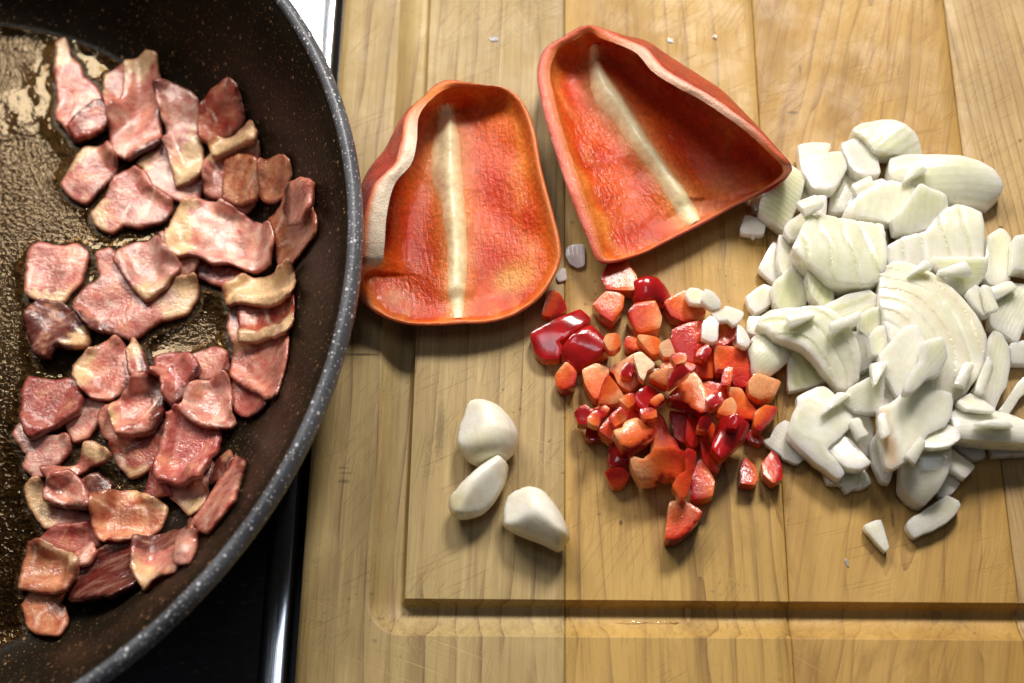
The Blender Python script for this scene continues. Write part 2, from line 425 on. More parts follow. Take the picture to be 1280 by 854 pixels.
def steel(name='brushed_steel', r0=.10, r1=.17):
    N = NT(name); co = N.n('TexCoord').outputs['Object']
    b = N.noise(N.mapping(co, scale=(1, .012, 1)), 1700, 3, .6)
    c = N.mix(b, (.50, .52, .57), (.66, .69, .76))
    r = N.ramp(b, .3, .7, r0, r1)
    return N.done(Base_Color=c, Metallic=1.0, Roughness=r, Normal=N.bump(b, .08, .0002))
M_STEEL = steel(); M_STEELFLAT = steel('mirror_brushed_steel', .045, .085)
def plain(name, col, rough, freq=60., amt=.3, **kw):
    N = NT(name); co = N.n('TexCoord').outputs['Object']; nz = N.noise(co, freq, 4, .6)
    c = N.mix(nz, tuple(x * (1 - amt) for x in col), tuple(x * (1 + amt) for x in col))
    return N.done(Base_Color=c, Roughness=rough, **kw)
M_DARKTOP = plain('dark_worktop', (.018, .017, .016), .5)
def hob_glass():
    N = NT('black_hob_glass'); co = N.n('TexCoord').outputs['Object']
    b = N.noise(N.mapping(co, scale=(1, .012, 1)), 1500, 3, .6)
    return N.done(Base_Color=(.005, .005, .006), Roughness=N.ramp(b, .3, .7, .06, .14), Specular_IOR_Level=1.0, Specular_Tint=(.88, .94, 1, 1), Normal=N.bump(b, .05, .0002))
M_HOB = hob_glass()
M_JOINT = plain('dark_joint', (.05, .028, .012), .8)

def oil_mat():
    N = NT('frying_oil'); co = N.n('TexCoord').outputs['Object']
    calm = N.n('Attribute', attribute_name='calm').outputs['Fac']
    grain = N.noise(co, 760, 2, .5); soft = N.math('MULTIPLY_ADD', N.noise(co, 90, 2), 1.5, N.noise(co, 330, 2, .5))
    h = N.math('ADD', N.math('MULTIPLY', grain, N.math('SUBTRACT', 1.0, calm)), N.math('MULTIPLY', soft, N.math('MULTIPLY', calm, .5)))
    nb = N.bump(h, .8, .00050)
    g = N.n('BsdfGlossy', {'Color': (1, .80, .52), 'Roughness': .07, 'Normal': nb})
    t = N.n('BsdfTransparent', {'Color': (.90, .72, .46)})
    fz = N.n('Fresnel', {'IOR': 1.47, 'Normal': nb})
    mx = N.n('MixShader', {0: N.math('MULTIPLY', fz.outputs[0], 1.1, clamp=True), 1: t.outputs[0], 2: g.outputs[0]})
    N.t.links.new(mx.outputs[0], N.out.inputs[0]); return N.m
M_OIL = oil_mat()
def water_mat():
    N = NT('water_film')
    g = N.n('BsdfGlossy', {'Color': (1, 1, 1), 'Roughness': .04}); t = N.n('BsdfTransparent', {'Color': (.95, .93, .9)})
    mx = N.n('MixShader', {0: N.math('MULTIPLY', N.n('Fresnel', {'IOR': 1.33}).outputs[0], 1.6, clamp=True), 1: t.outputs[0], 2: g.outputs[0]})
    N.t.links.new(mx.outputs[0], N.out.inputs[0]); return N.m
M_WATER = water_mat()

# ================================================================== the setting
def box(name, lo, hi, mat, parent=None, bev=.0):
    bm = bmesh.new(); bmesh.ops.create_cube(bm, size=1)
    for v in bm.verts:
        v.co = Vector([lo[i] + (v.co[i] + .5) * (hi[i] - lo[i]) for i in range(3)])
    if bev: bmesh.ops.bevel(bm, geom=bm.edges[:], offset=bev, segments=3, affect='EDGES', profile=.5)
    me = bpy.data.meshes.new(name); bm.to_mesh(me); bm.free(); me.materials.append(mat)
    for p in me.polygons: p.use_smooth = True
    me.set_sharp_from_angle(angle=math.radians(40))
    o = bpy.data.objects.new(name, me); COL.objects.link(o)
    if parent: o.parent = parent
    return o

tag(box('worktop', (-.9, -.5, -.075), (.7, .75, -.036), M_DARKTOP), kind='structure')

hob = tag(empty('hob', (-.3, .0, -.036)), 'brushed steel hob edge with dark cooking plate under the frying pan', 'hob')
def at_hob(o):
    o.parent = hob; o.matrix_parent_inverse = Matrix.Translation((.3, 0, .036)); return o
at_hob(box('hob_plate', (-.80, -.45, -.0358), (-.0745, .70, -.0305), M_STEELFLAT, None, 0))
def bead():
    prof = [(-.0785, -.0308), (-.0775, -.0304), (-.0768, -.0300), (-.0757, -.02985), (-.0738, -.02995), (-.0717, -.03015), (-.0697, -.0305), (-.0687, -.0311), (-.0681, -.0330), (-.0680, -.0358)]
    prof = catmull(prof, 30); ys = np.linspace(-.45, .70, 40); n = len(prof)
    V = [(x, y, z) for y in ys for x, z in prof]
    Fc = [(j * n + i, j * n + i + 1, (j + 1) * n + i + 1, (j + 1) * n + i) for j in range(len(ys) - 1) for i in range(n - 1)]
    return mesh_obj('steel_rim', V, [f[::-1] for f in Fc], M_STEEL)
at_hob(bead())

# ------------------------------------------------------------------ cutting board
GIX, GIY, GW = -.0300, -.0812, .0108
def groove(X, Y):
    dx = np.maximum(GIX - X, 0); dy = np.maximum(GIY - Y, 0)
    s = np.hypot(dx, dy)
    u = np.clip((s - .0016) / (GW - .0016), 0, 1)
    dep = .0050 * (1 - u ** 2.0)
    dep = np.where(s < .0016, .0050 * sstep(-.0003, .0016, s), dep)
    return np.where((s > 0) & (s < GW), dep, 0)
board = tag(empty('cutting_board', (.07, .03, -.034)), 'large worn maple cutting board with a juice groove, carrying the vegetables', 'cutting board')
WOODS = [
    wood('maple_left', (.60, .450, .208), (.48, .342, .138), (.15, .080, .032), 120, .95, 2.6, 1, 0.02, .9, .5, heart=(-.020, -.010),
         marks=((-.047, -.0045, .009, .0007, .8), (-.0505, -.0415, .0030, .0006, .5), (-.0495, -.0432, .0042, .0005, .45), (-.0500, -.0458, .0034, .0010, .55), (-.0215, -.030, .0022, .016, .45), (-.0165, .010, .0010, .0022, .8))),
    wood('maple_middle', (.56, .350, .104), (.44, .258, .060), (.17, .080, .022), 110, .80, 3.6, 2, -.03, .9, .5,
         marks=((.033, -.058, .0008, .0015, .8), (.058, -.048, .0010, .0022, .7))),
    wood('maple_figured', (.56, .342, .104), (.43, .246, .058), (.17, .075, .020), 95, .80, 6.5, 3, .22, .9, .85,
         marks=((.0925, .083, .0030, .0010, .7), (.113, -.0565, .0010, .0050, .6), (.125, .066, .0007, .0030, .7), (.096, .100, .0007, .0030, .6))),
    wood('maple_straight', (.55, .380, .160), (.43, .270, .098), (.17, .085, .030), 290, .9, 1.8, 5, -.09, .5, .35,
         marks=((.156, .040, .0012, .0008, .7), (.166, .072, .0009, .0012, .6)))]
def plank(x0, x1, mat, dz):
    g = .00009; x0 += g; x1 -= g; y0, y1 = -.128, .205
    xs = set(np.round(np.r_[x0, x0 + .0002, x0 + .0006, np.arange(x0 + .004, x1 - .002, .004), x1 - .0006, x1 - .0002, x1], 6))
    ys = set(np.round(np.r_[y0, y0 + .001, y0 + .003, np.arange(y0 + .006, y1, .006), y1], 6))
    if x0 < GIX: xs |= set(np.round(np.r_[np.arange(GIX - GW - .0005, GIX + .0006, .0004), GIX - .0002, GIX - .0001, GIX, GIX + .0001], 6))
    ys |= set(np.round(np.r_[np.arange(GIY - GW - .0005, GIY + .0006, .0004), GIY - .0002, GIY - .0001, GIY, GIY + .0001], 6))
    xs = np.array(sorted(x for x in xs if x0 - 1e-9 <= x <= x1 + 1e-9)); ys = np.array(sorted(ys))
    X, Y = np.meshgrid(xs, ys, indexing='ij'); Z = -groove(X, Y) + dz
    Z += .00012 * Noise(int(x0 * 1e4) % 97, 30)(np.c_[X.ravel(), Y.ravel()]).reshape(X.shape)
    e = np.minimum(X - x0, x1 - X); Z -= .00035 * np.clip(1 - e / .0006, 0, 1) ** 1.5
    if x0 < -.05: Z -= .0025 * np.clip(1 - (X - x0) / .0025, 0, 1) ** 2.2
    nx, ny = X.shape; V = np.c_[X.ravel(), Y.ravel(), Z.ravel()].tolist()
    Fc = [(i * ny + j, (i + 1) * ny + j, (i + 1) * ny + j + 1, i * ny + j + 1) for i in range(nx - 1) for j in range(ny - 1)]
    rim = [(i, 0) for i in range(nx)] + [(nx - 1, j) for j in range(1, ny)] + [(i, ny - 1) for i in range(nx - 2, -1, -1)] + [(0, j) for j in range(ny - 2, 0, -1)]
    base = len(V); V += [(xs[i], ys[j], -.034) for i, j in rim]; m = len(rim)
    for k in range(m):
        a, b = rim[k], rim[(k + 1) % m]
        Fc.append((a[0] * ny + a[1], base + k, base + (k + 1) % m, b[0] * ny + b[1]))
    Fc.append(tuple(base + k for k in range(m - 1, -1, -1)))
    o = mesh_obj('plank', V, Fc, mat, None, sharp=50)
    o.parent = board; o.matrix_parent_inverse = Matrix.Translation((-.07, -.03, .034)); return o
for (a, b), m, dz in zip(((-.0612, .0165), (.0165, .0812), (.0812, .1468), (.1468, .215)), WOODS, (0, -.00008, 0, .0001)):
    plank(a, b, m, dz)

# ------------------------------------------------------------------ frying pan
PC = np.array([-.2005, .0115])
INNER = np.array([(0, -.0120), (.060, -.0120), (.104, -.0120), (.113, -.0117), (.119, -.0102), (.1245, -.0062), (.130, .0012), (.1360, .0115), (.1425, .0240), (.1494, .0350), (.1533, .0395)])
FLOOR_Z = -.0120
def pan_h(P):
    r = np.hypot(P[:, 0] - PC[0], P[:, 1] - PC[1]); return np.interp(r, INNER[:, 0], INNER[:, 1])
gx, gy = np.meshgrid(GX0 + np.arange(NXg) * CELL, GY0 + np.arange(NYg) * CELL, indexing='ij')
rr = np.hypot(gx - PC[0], gy - PC[1])
H[rr < .152] = np.interp(rr[rr < .152], INNER[:, 0], INNER[:, 1])
pan = tag(empty('frying_pan', (PC[0], PC[1], -.029)), 'round dark brown nonstick frying pan with grey speckled rim, frying bacon', 'frying pan')
def lathe(name, prof, mat, n=220, nsub=60, wob=0):
    p = catmull(prof, nsub) if nsub else np.asarray(prof); k = len(p); a = np.linspace(0, 2 * np.pi, n, endpoint=False)
    V = [(r * math.cos(t), r * math.sin(t), z + .029) for t in a for r, z in p]
    Fc = [(i * k + j, ((i + 1) % n) * k + j, ((i + 1) % n) * k + j + 1, i * k + j + 1) for i in range(n) for j in range(k - 1)]
    return mesh_obj(name, V, Fc, mat, pan)
def dense(prof, step):
    prof = np.asarray(prof); seg = np.r_[0, np.cumsum(np.hypot(*np.diff(prof, axis=0).T))]; t = np.linspace(0, seg[-1], int(seg[-1] / step))
    return np.c_[np.interp(t, seg, prof[:, 0]), np.interp(t, seg, prof[:, 1])]
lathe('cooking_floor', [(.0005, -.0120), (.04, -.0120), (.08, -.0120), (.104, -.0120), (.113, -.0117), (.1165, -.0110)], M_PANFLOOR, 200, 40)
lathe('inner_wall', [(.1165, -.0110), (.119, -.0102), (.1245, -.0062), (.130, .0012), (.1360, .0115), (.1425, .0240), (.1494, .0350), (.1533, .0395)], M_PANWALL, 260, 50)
lathe('rim', [(.1533, .0395), (.1537, .0405), (.1546, .0410), (.1556, .0411), (.1570, .0400), (.1577, .0382), (.1576, .0365), (.1570, .0352)], M_PANRIM, 260, 30)
lathe('outer_wall', [(.1570, .0352), (.1535, .026), (.145, .010), (.136, -.006), (.126, -.018), (.114, -.025), (.112, -.029), (.0005, -.029)], M_PANOUT, 160, 50)

# ================================================================== builders for the food
def finish(name, V, Fc, mats, label, cat, group, mi=None, attrs=None, sharp=None):
    c = V.mean(0); c = np.array([c[0], c[1], V[:, 2].min()])
    o = mesh_obj(name, V - c, Fc, mats, None, mi, attrs, sharp); o.location = c
    return tag(o, label, cat, group)

def vnormals(V, Fc):
    n = np.zeros_like(V)
    for f in Fc:
        a, b, c = V[f[0]], V[f[1]], V[f[2]]; q = np.cross(b - a, c - a)
        if len(f) == 4: q = q + np.cross(c - a, V[f[3]] - a)
        for i in f: n[i] += q
    return n / (np.linalg.norm(n, axis=1)[:, None] + 1e-15)
def fnormals(V, Fc):
    out = np.zeros((len(Fc), 3))
    for k, f in enumerate(Fc):
        q = np.cross(V[f[1]] - V[f[0]], V[f[2]] - V[f[0]]); out[k] = q / (np.linalg.norm(q) + 1e-15)
    return out
def lerp3(a, b, t): return np.asarray(a)[None] * (1 - t[:, None]) + np.asarray(b)[None] * t[:, None]

BC = dict(pink=(.66, .235, .175), pale=(.74, .36, .29), ham=(.47, .110, .088), red=(.42, .075, .045), brown=(.56, .20, .095), dark=(.13, .026, .018), fat=(.66, .38, .17), tan=(.66, .34, .13))
FATC, RINDC = np.array((.80, .55, .29)), np.array((.105, .012, .008))
NB = [0]
def bacon(label, pts, base='pink', fat=None, rind=None, th=.0023, drape=11, undul=.0004, smooth=.22, mott=.5, lift=0., curve=None):
    NB[0] += 1; sd = 100 + NB[0]
    V, Fc, I = slab(pts, th, .00080, .0005, .80, smooth, .00024, sd, 'drape', drape, grow=.0005, undul=undul, zguess=-.006, wall=1, lift=lift, curve=curve)
    rel = I['rel']; c = np.tile(np.array(BC[base]), (len(V), 1))
    n1, n2, n3 = Noise(sd, 90)(rel), Noise(sd + 1, 210)(rel), Noise(sd + 2, 420)(rel)
    c = lerp3((0, 0, 0), (1, 1, 1), np.zeros(len(V))) + c
    t = np.clip(.5 + mott * .5 * n1 + .25 * n2, 0, 1)
    c = c * (.72 + .5 * t)[:, None]
    c[:, 1:] *= (1 + .22 * n2)[:, None]
    blush = sstep(.5, 1.2, n1 + .5 * n3)[:, None] * .45; c = c * (1 - blush) + FATC * np.array((1.0, .72, .75)) * blush
    brown = sstep(.9, 1.6, -n1 + .6 * n3)[:, None] * .5; c = c * (1 - brown) + np.array((.22, .05, .02)) * brown
    def along(a):
        a = math.radians(a); s = rel[:, 0] * math.cos(a) + rel[:, 1] * math.sin(a); return (s - s.min()) / (np.ptp(s) + 1e-9)
    if fat:
        for a, fr in (fat if isinstance(fat, list) else [fat]):
            f = sstep(1 - fr - .05, 1 - fr + .05, along(a) + .05 * n2)[:, None] * .92; c = c * (1 - f) + FATC * (.85 + .25 * t)[:, None] * f
    if rind:
        for a, fr in (rind if isinstance(rind, list) else [rind]):
            fr = fr * 1.5; f = sstep(1 - fr - .05, 1 - fr + .05, along(a) + .03 * n3)[:, None] * .92; c = c * (1 - f) + RINDC * f
    if base not in ('ham', 'tan', 'dark'):                    # streaks of pale fat between the lean
        a = math.radians((sd * 53) % 180); s_ = rel[:, 0] * math.cos(a) + rel[:, 1] * math.sin(a); t_ = -rel[:, 0] * math.sin(a) + rel[:, 1] * math.cos(a)
        w_ = np.abs(np.sin(s_ * 330 + 1.6 * Noise(sd + 8, 60)(rel) + sd)); st = (sstep(.35, .05, w_) * sstep(-.2, .7, Noise(sd + 9, 70)(np.c_[t_, s_])))[:, None] * .85
        c = c * (1 - st) + np.array((.88, .60, .46)) * st
    c = c * np.random.RandomState(sd).uniform(.90, 1.14)
    fry = (sstep(.25, 1.1, Noise(sd + 14, 45)(rel)) * np.exp(-I['d'] / .0030))[:, None] * .6; c = c * (1 - fry) + np.array((.25, .045, .018)) * fry
    edge = np.clip(1 - I['d'] / .0012, 0, 1)[:, None] * .8; c = c * (1 - edge) + c * np.array((.46, .22, .16)) * edge
    attrs = dict(Col=np.clip(c, 0.004, .95), loc=np.c_[rel, np.zeros(len(V))] @ rot2(sd * 37))
    return finish('bacon_piece', V, Fc, M_BACON, label, 'bacon piece', 'fried bacon pieces in the pan', None, attrs)
def rot2(deg):
    a = math.radians(deg); return np.array([[math.cos(a), -math.sin(a), 0], [math.sin(a), math.cos(a), 0], [0, 0, 1]])

NO = [0]
def onion(label, pts, th=.005, stripe=0., ang=90., period=.0022, green=0., curve=None, tilt=None, cuts=None, taper=None, smooth=.18, edge_r=.0005, e0=.90, tone=1., grow=.0005, dome=0., tiltk=.7, sink=.2, jag=.00012, lift=0., tint=None, name='onion_piece', ds=.0011, bands=None, rings=None):
    NO[0] += 1; sd = 300 + NO[0]
    if cuts: ds = .0007
    if rings: ds = .0006
    green *= .85; th *= .88; stripe = max(stripe, .22)
    if stripe < .3: period *= .6
    V, Fc, I = slab(pts, th, ds, edge_r, e0, smooth * .3, jag, sd, 'rigid', curve=curve, tilt=tilt, cuts=cuts, taper=taper, dome=dome, tiltk=tiltk, sink=sink, zguess=.008, lift=lift, undul=.0002, grow=grow, rings=rings)
    rel = I['rel']; n1 = Noise(sd, 60)(rel)
    white, pale, grn = np.array((.81, .795, .72)), np.array((.77, .76, .63)), np.array((.73, .78, .40))
    t = np.clip(.5 + .4 * n1, 0, 1); c = lerp3(white, pale, t)
    a = math.radians(ang); s = rel[:, 0] * math.cos(a) + rel[:, 1] * math.sin(a); u = (s - s.min()) / (np.ptp(s) + 1e-9)
    rr_ = np.random.RandomState(sd); yg = np.clip(rr_.uniform(-.15, .75), 0, 1) * sstep(.1, .9, u if rr_.rand() < .5 else 1 - u)[:, None]; c = c * (1 - yg) + np.array((.80, .82, .50)) * yg
    if green: g = np.clip(green * (.35 + .9 * (1 - u)), 0, 1)[:, None]; c = c * (1 - g) + grn * g
    if bands is not None:
        q = px([bands[0]], .02)[0][:2]; rd = np.hypot(V[:, 0] - q[0], V[:, 1] - q[1]) / bands[1] + .25 * n1
        b = (.5 + .5 * np.sin(rd * 6.283)); b = (b ** 2 * bands[2])[:, None]; c = c * (1 - b) + np.array((.80, .66, .46)) * b
    if tint is not None:
        ta = math.radians(tint[0]); s2 = rel[:, 0] * math.cos(ta) + rel[:, 1] * math.sin(ta); u2 = (s2 - s2.min()) / (np.ptp(s2) + 1e-9)
        f = sstep(1 - tint[1], 1 - tint[1] * .4, u2)[:, None]; c = c * (1 - f) + np.array(tint[2]) * f
    wallm = ((I['lay'] > 0) & (I['lay'] < 1)).astype(float)[:, None] * .6
    c = c * (1 - wallm) + np.array((.85, .83, .76)) * wallm
    ew = (np.exp(-I['d'] / .0009) * .75)[:, None]; c = c * (1 - ew) + np.array((.90, .885, .83)) * ew
    c = c * tone
    perp = a + math.pi / 2
    loc = np.c_[(rel[:, 0] * math.cos(perp) + rel[:, 1] * math.sin(perp)) / period, s / period, np.zeros(len(V))]
    attrs = dict(Col=np.clip(c, .01, .95), loc=loc, stripe=np.full(len(V), stripe))
    return finish(name, V, Fc, M_ONION, label, 'onion piece', 'chopped onion on the board', None, attrs, 38)

ND = [0]
def dice(label, pts, skin=(0, 0, 1), th=.0060, pale=0., tilt=None, smooth=.15, dome=0., curve=None, deep=0., taper=None, tiltk=.5, sink=.25, sk=.55, lift=0., name='red_pepper_piece', rough=0.):
    ND[0] += 1; sd = 600 + ND[0]
    V, Fc, I = slab(pts, th * .92, .0008, .0003, .93, smooth * .6, .00006 + rough, sd, 'rigid', tilt=tilt, curve=curve, dome=dome, taper=taper, tiltk=tiltk, sink=sink, zguess=.006, lift=lift, undul=.0002 + rough, grow=.00035)
    s = np.array(skin, float); s /= np.linalg.norm(s)
    proj = V @ s; w = (proj - proj.min()) / (np.ptp(proj) + 1e-9); n1, n2 = Noise(sd, 130)(I['rel']), Noise(sd + 1, 330)(I['rel'])
    w = np.clip(w + .06 * n1 + .03 * n2 - pale * .34 + deep * .3 + .05, 0, 1)
    c = lerp3((.92, .44, .20), (.82, .165, .032), sstep(0, .35, w)); t = sstep(.35, .75, w)[:, None]
    c = c * (1 - t) + np.array((.66, .062, .014)) * t; t = sstep(.8, 1, w)[:, None]; c = c * (1 - t) + np.array((.46, .016, .010)) * t
    pl = sstep(.55, 1, pale - w * .8)[:, None]; c = c * (1 - pl) + np.array((.92, .74, .50)) * pl
    fn = fnormals(V, Fc); cen = np.array([w[list(f)].mean() for f in Fc])
    mi = ((fn @ s > sk) & (cen > .45 - pale * .4)).astype(int)
    vs = np.zeros(len(V)); 
    for f, k in zip(Fc, mi):
        if k: vs[list(f)] = 1
    c = np.where(vs[:, None] > 0, np.array((.38, .009, .010)) * (1 + .25 * n1)[:, None], c)
    attrs = dict(Col=np.clip(c, .004, .95), loc=np.c_[I['rel'], np.zeros(len(V))])
    return finish(name, V, Fc, [M_FLESH, M_SKIN], label, 'pepper piece', 'chopped red pepper on the board', mi, attrs, 40)

def pepper(label, rim, belly, spine, rib, thick, floor, rimcol, pale_fn, patches=(), seed=0, lobes=.0020, hang=.4):
    root = tag(empty('red_pepper_half', tuple(px([np.mean([(p[0], p[1]) for p in rim], 0)], 0)[0])), label, 'pepper half', 'halved red peppers on the board')
    off = np.array(root.location)
    n = 200
    R0 = px([(p[0], p[1]) for p in rim], [p[2] * .001 for p in rim])
    sp = px([(p[0], p[1]) for p in spine], floor); axis = sp[-1] - sp[0]; L = np.linalg.norm(axis); axis /= L
    Bl = []
    for p, b in zip(R0, belly):
        k = np.clip((p - sp[0]) @ axis, 0, L); foot = sp[0] + axis * k
        if b is None:
            q = p + (foot - p) * .09; q[2] = floor + (p[2] - floor) * .5; Bl.append(q)
        else: q = px([(b[0], b[1])], b[2] * .001)[0]; q[:2] += (p[:2] - q[:2]) * hang; Bl.append(q)
    R0 = catmull(R0, n, True); B = catmull(np.array(Bl), n, True)
    k = np.clip((B - sp[0]) @ axis, 0, L); foot = sp[0][None] + axis[None] * k[:, None]
    def ring(t, zf): q = B * (1 - t) + foot * t; q[:, 2] = floor + (B[:, 2] - floor) * zf; return q
    r5 = foot.copy(); r5[:, 2] = floor + lobes
    ctrl = [R0, B, ring(.20, .42), ring(.42, .08), ring(.66, -.02), ring(.85, .0), r5]
    ctrl[5][:, 2] += lobes * .45
    sub = 5; rows = []
    C = np.array(ctrl); T = np.linspace(0, len(ctrl) - 1, (len(ctrl) - 1) * sub + 1)
    Q = np.concatenate([[2 * C[0] - C[1]], C, [C[-1]]])
    for t in T:
        i = min(int(t), len(ctrl) - 2); f = t - i; p0, p1, p2, p3 = Q[i], Q[i + 1], Q[i + 2], Q[i + 3]
        rows.append(.5 * (2 * p1 + (p2 - p0) * f + (2 * p0 - 5 * p1 + 4 * p2 - p3) * f * f + (3 * p1 - p0 - 3 * p2 + p3) * f ** 3))
    rows = np.array(rows); m = len(rows)
    V = rows.reshape(-1, 3); idx = np.arange(m * n).reshape(m, n)
    nz = Noise(seed, 70); V[:, 2] += np.repeat(np.clip(np.arange(m) / 8, 0, 1), n) * .0003 * nz(V)
    Fc = [(idx[i, j], idx[i + 1, j], idx[i + 1, (j + 1) % n], idx[i, (j + 1) % n]) for i in range(m - 1) for j in range(n)]
    nrm = vnormals(V, Fc)
    if nrm[idx[m - 8]].mean(0)[2] < 0: Fc = [f[::-1] for f in Fc]; nrm = -nrm
    # skin: offset outwards
    TH = np.interp(np.linspace(0, len(rim), n, endpoint=False), np.arange(len(rim) + 1), np.r_[thick, thick[0]]) * .001 if np.ndim(thick) else np.full(n, thick)
    O = V - nrm * np.tile(TH, m)[:, None]
    hd = B - foot; hd[:, 2] = 0; hd /= np.linalg.norm(hd, axis=1)[:, None] + 1e-9; hd[:, 2] = .05
    for q in range(7):
        f = (1 - q / 7) ** .8; ii = idx[q]; O[ii] = O[ii] * (1 - f) + (V[ii] + hd * TH[:, None]) * f
    O[:, 2] = np.maximum(O[:, 2], .0004)
    # ---- flesh: inner wall + cut edge
    rel = (V - sp[0]); al = rel @ axis; side = np.array([axis[1], -axis[0], 0]); ac = rel @ side
    n1, n2 = Noise(seed + 1, 50)(V), Noise(seed + 2, 150)(V)
    bands = np.sin(ac * 520 + 1.2 * n1) * .5 + .5
    c = lerp3((.54, .036, .004), (.66, .085, .008), np.clip(.5 + .45 * n1, 0, 1))
    rowf = np.repeat(np.arange(m) / (m - 1), n)
    edge = sstep(.28, .0, rowf)[:, None] * .65; c = c * (1 - edge) + np.array((.74, .20, .035)) * edge
    bb = (bands ** 4 * sstep(.5, .2, rowf) * .5)[:, None]; c = c * (1 - bb) + np.array((.80, .30, .07)) * bb
    for (cx, cy, rad, col, amt) in patches:
        q = px([(cx, cy)], floor)[0]; g = (amt * np.exp(-((V[:, 0] - q[0]) ** 2 + (V[:, 1] - q[1]) ** 2) / rad ** 2))[:, None]; c = c * (1 - g) + np.array(col) * g
    rq = catmull(px([(a, b) for a, b, w, h in rib], floor + .001), 60)[:, :2]; rwq = np.interp(np.linspace(0, 1, 60), np.linspace(0, 1, len(rib)), [w * .001 for a, b, w, h in rib])
    dq = np.sqrt(((V[:, None, :2] - rq[None]) ** 2).sum(2)); kq = dq.argmin(1); gq = (.8 * np.exp(-(dq.min(1) / (rwq[kq] * .62 + .0006)) ** 2) * (rowf > .2))[:, None]
    c = c * (1 - gq) + np.array((.88, .44, .15)) * gq
    pal = np.array([pale_fn(x) for x in np.linspace(0, len(rim), n, endpoint=False)])
    pr = (np.tile(pal, m) * sstep(.10, .02, rowf))[:, None]; c = c * (1 - pr) + np.array((.86, .68, .48)) * pr
    inner = mesh_obj('inner_wall', V - off, Fc, M_WET, root, None, dict(Col=np.clip(c, 0, 1), loc=np.c_[ac, al, 0 * al]))
    # cut edge strip
    kk = 8; ri, ro = V[idx[0]], O[idx[0]]; strip = []; sc = []
    up = np.array((0, 0, 1.0))
    for q in range(kk):
        f = q / (kk - 1); strip.append(ri * (1 - f) + ro * f + up * (.0007 * math.sin(math.pi * f)) + .00012 * Noise(seed + 5 + q, 300)(ri)[:, None] * up)
        col = lerp3((.76, .22, .06), rimcol, np.full(n, f)); col = col * (1 - (pal * (1 - sstep(.55, .9, np.full(n, f))))[:, None]) + np.array((.86, .72, .55)) * (pal * (1 - sstep(.55, .9, np.full(n, f))))[:, None]
        rd = sstep(.82, 1.0, np.full(n, f))[:, None]; sc.append(col * (1 - rd) + np.array((.40, .02, .015)) * rd)
    SV = np.vstack(strip); SI = np.arange(kk * n).reshape(kk, n)
    SF = [(SI[i, j], SI[i, (j + 1) % n], SI[i + 1, (j + 1) % n], SI[i + 1, j]) for i in range(kk - 1) for j in range(n)]
    if fnormals(SV, SF)[:, 2].mean() < 0: SF = [f[::-1] for f in SF]
    mesh_obj('cut_edge', SV - off, SF, M_CUT, root, None, dict(Col=np.clip(np.vstack(sc), 0, 1), loc=SV))
    # skin
    OF = [f[::-1] for f in Fc]; n3 = Noise(seed + 9, 120)(O)
    oc = lerp3((.34, .010, .008), (.50, .040, .010), np.clip(.5 + .5 * n3, 0, 1))
    mesh_obj('skin', O - off, OF, M_SKINR, root, None, dict(Col=oc, loc=O))
    # pale rib down the middle
    rp = np.array([(a, b) for a, b, w, h in rib]); rw = np.array([w for a, b, w, h in rib]) * .001; rh = np.array([h for a, b, w, h in rib]) * .001
    g0 = px(rp, floor + .002); zz = []
    for p in g0:
        dd = (V[:, 0] - p[0]) ** 2 + (V[:, 1] - p[1]) ** 2; near = np.argsort(dd)[:12]; zz.append(np.median(V[near, 2]))
    g0 = px(rp, np.array(zz)); path = catmull(g0, 90); rw = np.interp(np.linspace(0, 1, 90), np.linspace(0, 1, len(rw)), rw); rh = np.interp(np.linspace(0, 1, 90), np.linspace(0, 1, len(rh)), rh)
    w1 = 1 + .03 * Noise(seed + 20, 90)(path); rw = rw * w1
    prof = np.linspace(-1, 1, 15); RV = []; RC = []
    for i, p in enumerate(path):
        tdir = path[min(i + 1, 89)] - path[max(i - 1, 0)]; tdir /= np.linalg.norm(tdir); sd_ = np.cross(tdir, up); sd_ /= np.linalg.norm(sd_)
        for u in prof:
            z = rh[i] * .62 * (math.exp(-(u / .45) ** 2)) - .0010 * abs(u) ** 3
            RV.append(p + sd_ * u * rw[i] * .64 + up * (z + .0002)); t = abs(u)
            q_ = sstep(.22, .95, np.array(t)); RC.append(np.array((.98, .86, .54)) * (1 - q_) + np.array((.87, .40, .13)) * q_)
    RV = np.array(RV); fl_ = np.where(rowf > .16)[0]; pz = np.repeat(path[:, 2], len(prof))
    for a0 in range(0, len(RV), 300):
        blk = RV[a0:a0 + 300]; dd = ((blk[:, None, :2] - V[fl_][None, :, :2]) ** 2).sum(2); nn_ = np.argpartition(dd, 5, axis=1)[:, :5]
        w_ = 1 / (np.take_along_axis(dd, nn_, 1) + 1e-8); zs = (V[fl_][nn_, 2] * w_).sum(1) / w_.sum(1); RV[a0:a0 + 300, 2] += zs - pz[a0:a0 + 300]
    RV[:, 2] += .0004 * Noise(seed + 21, 110)(RV) * .2; q = len(prof)
    RF = [(i * q + j, (i + 1) * q + j, (i + 1) * q + j + 1, i * q + j + 1) for i in range(89) for j in range(q - 1)]
    if fnormals(RV, RF)[:, 2].mean() < 0: RF = [f[::-1] for f in RF]
    mesh_obj('pale_rib', RV - off, RF, M_PITH, root, None, dict(Col=np.array(RC), loc=RV))
    return root

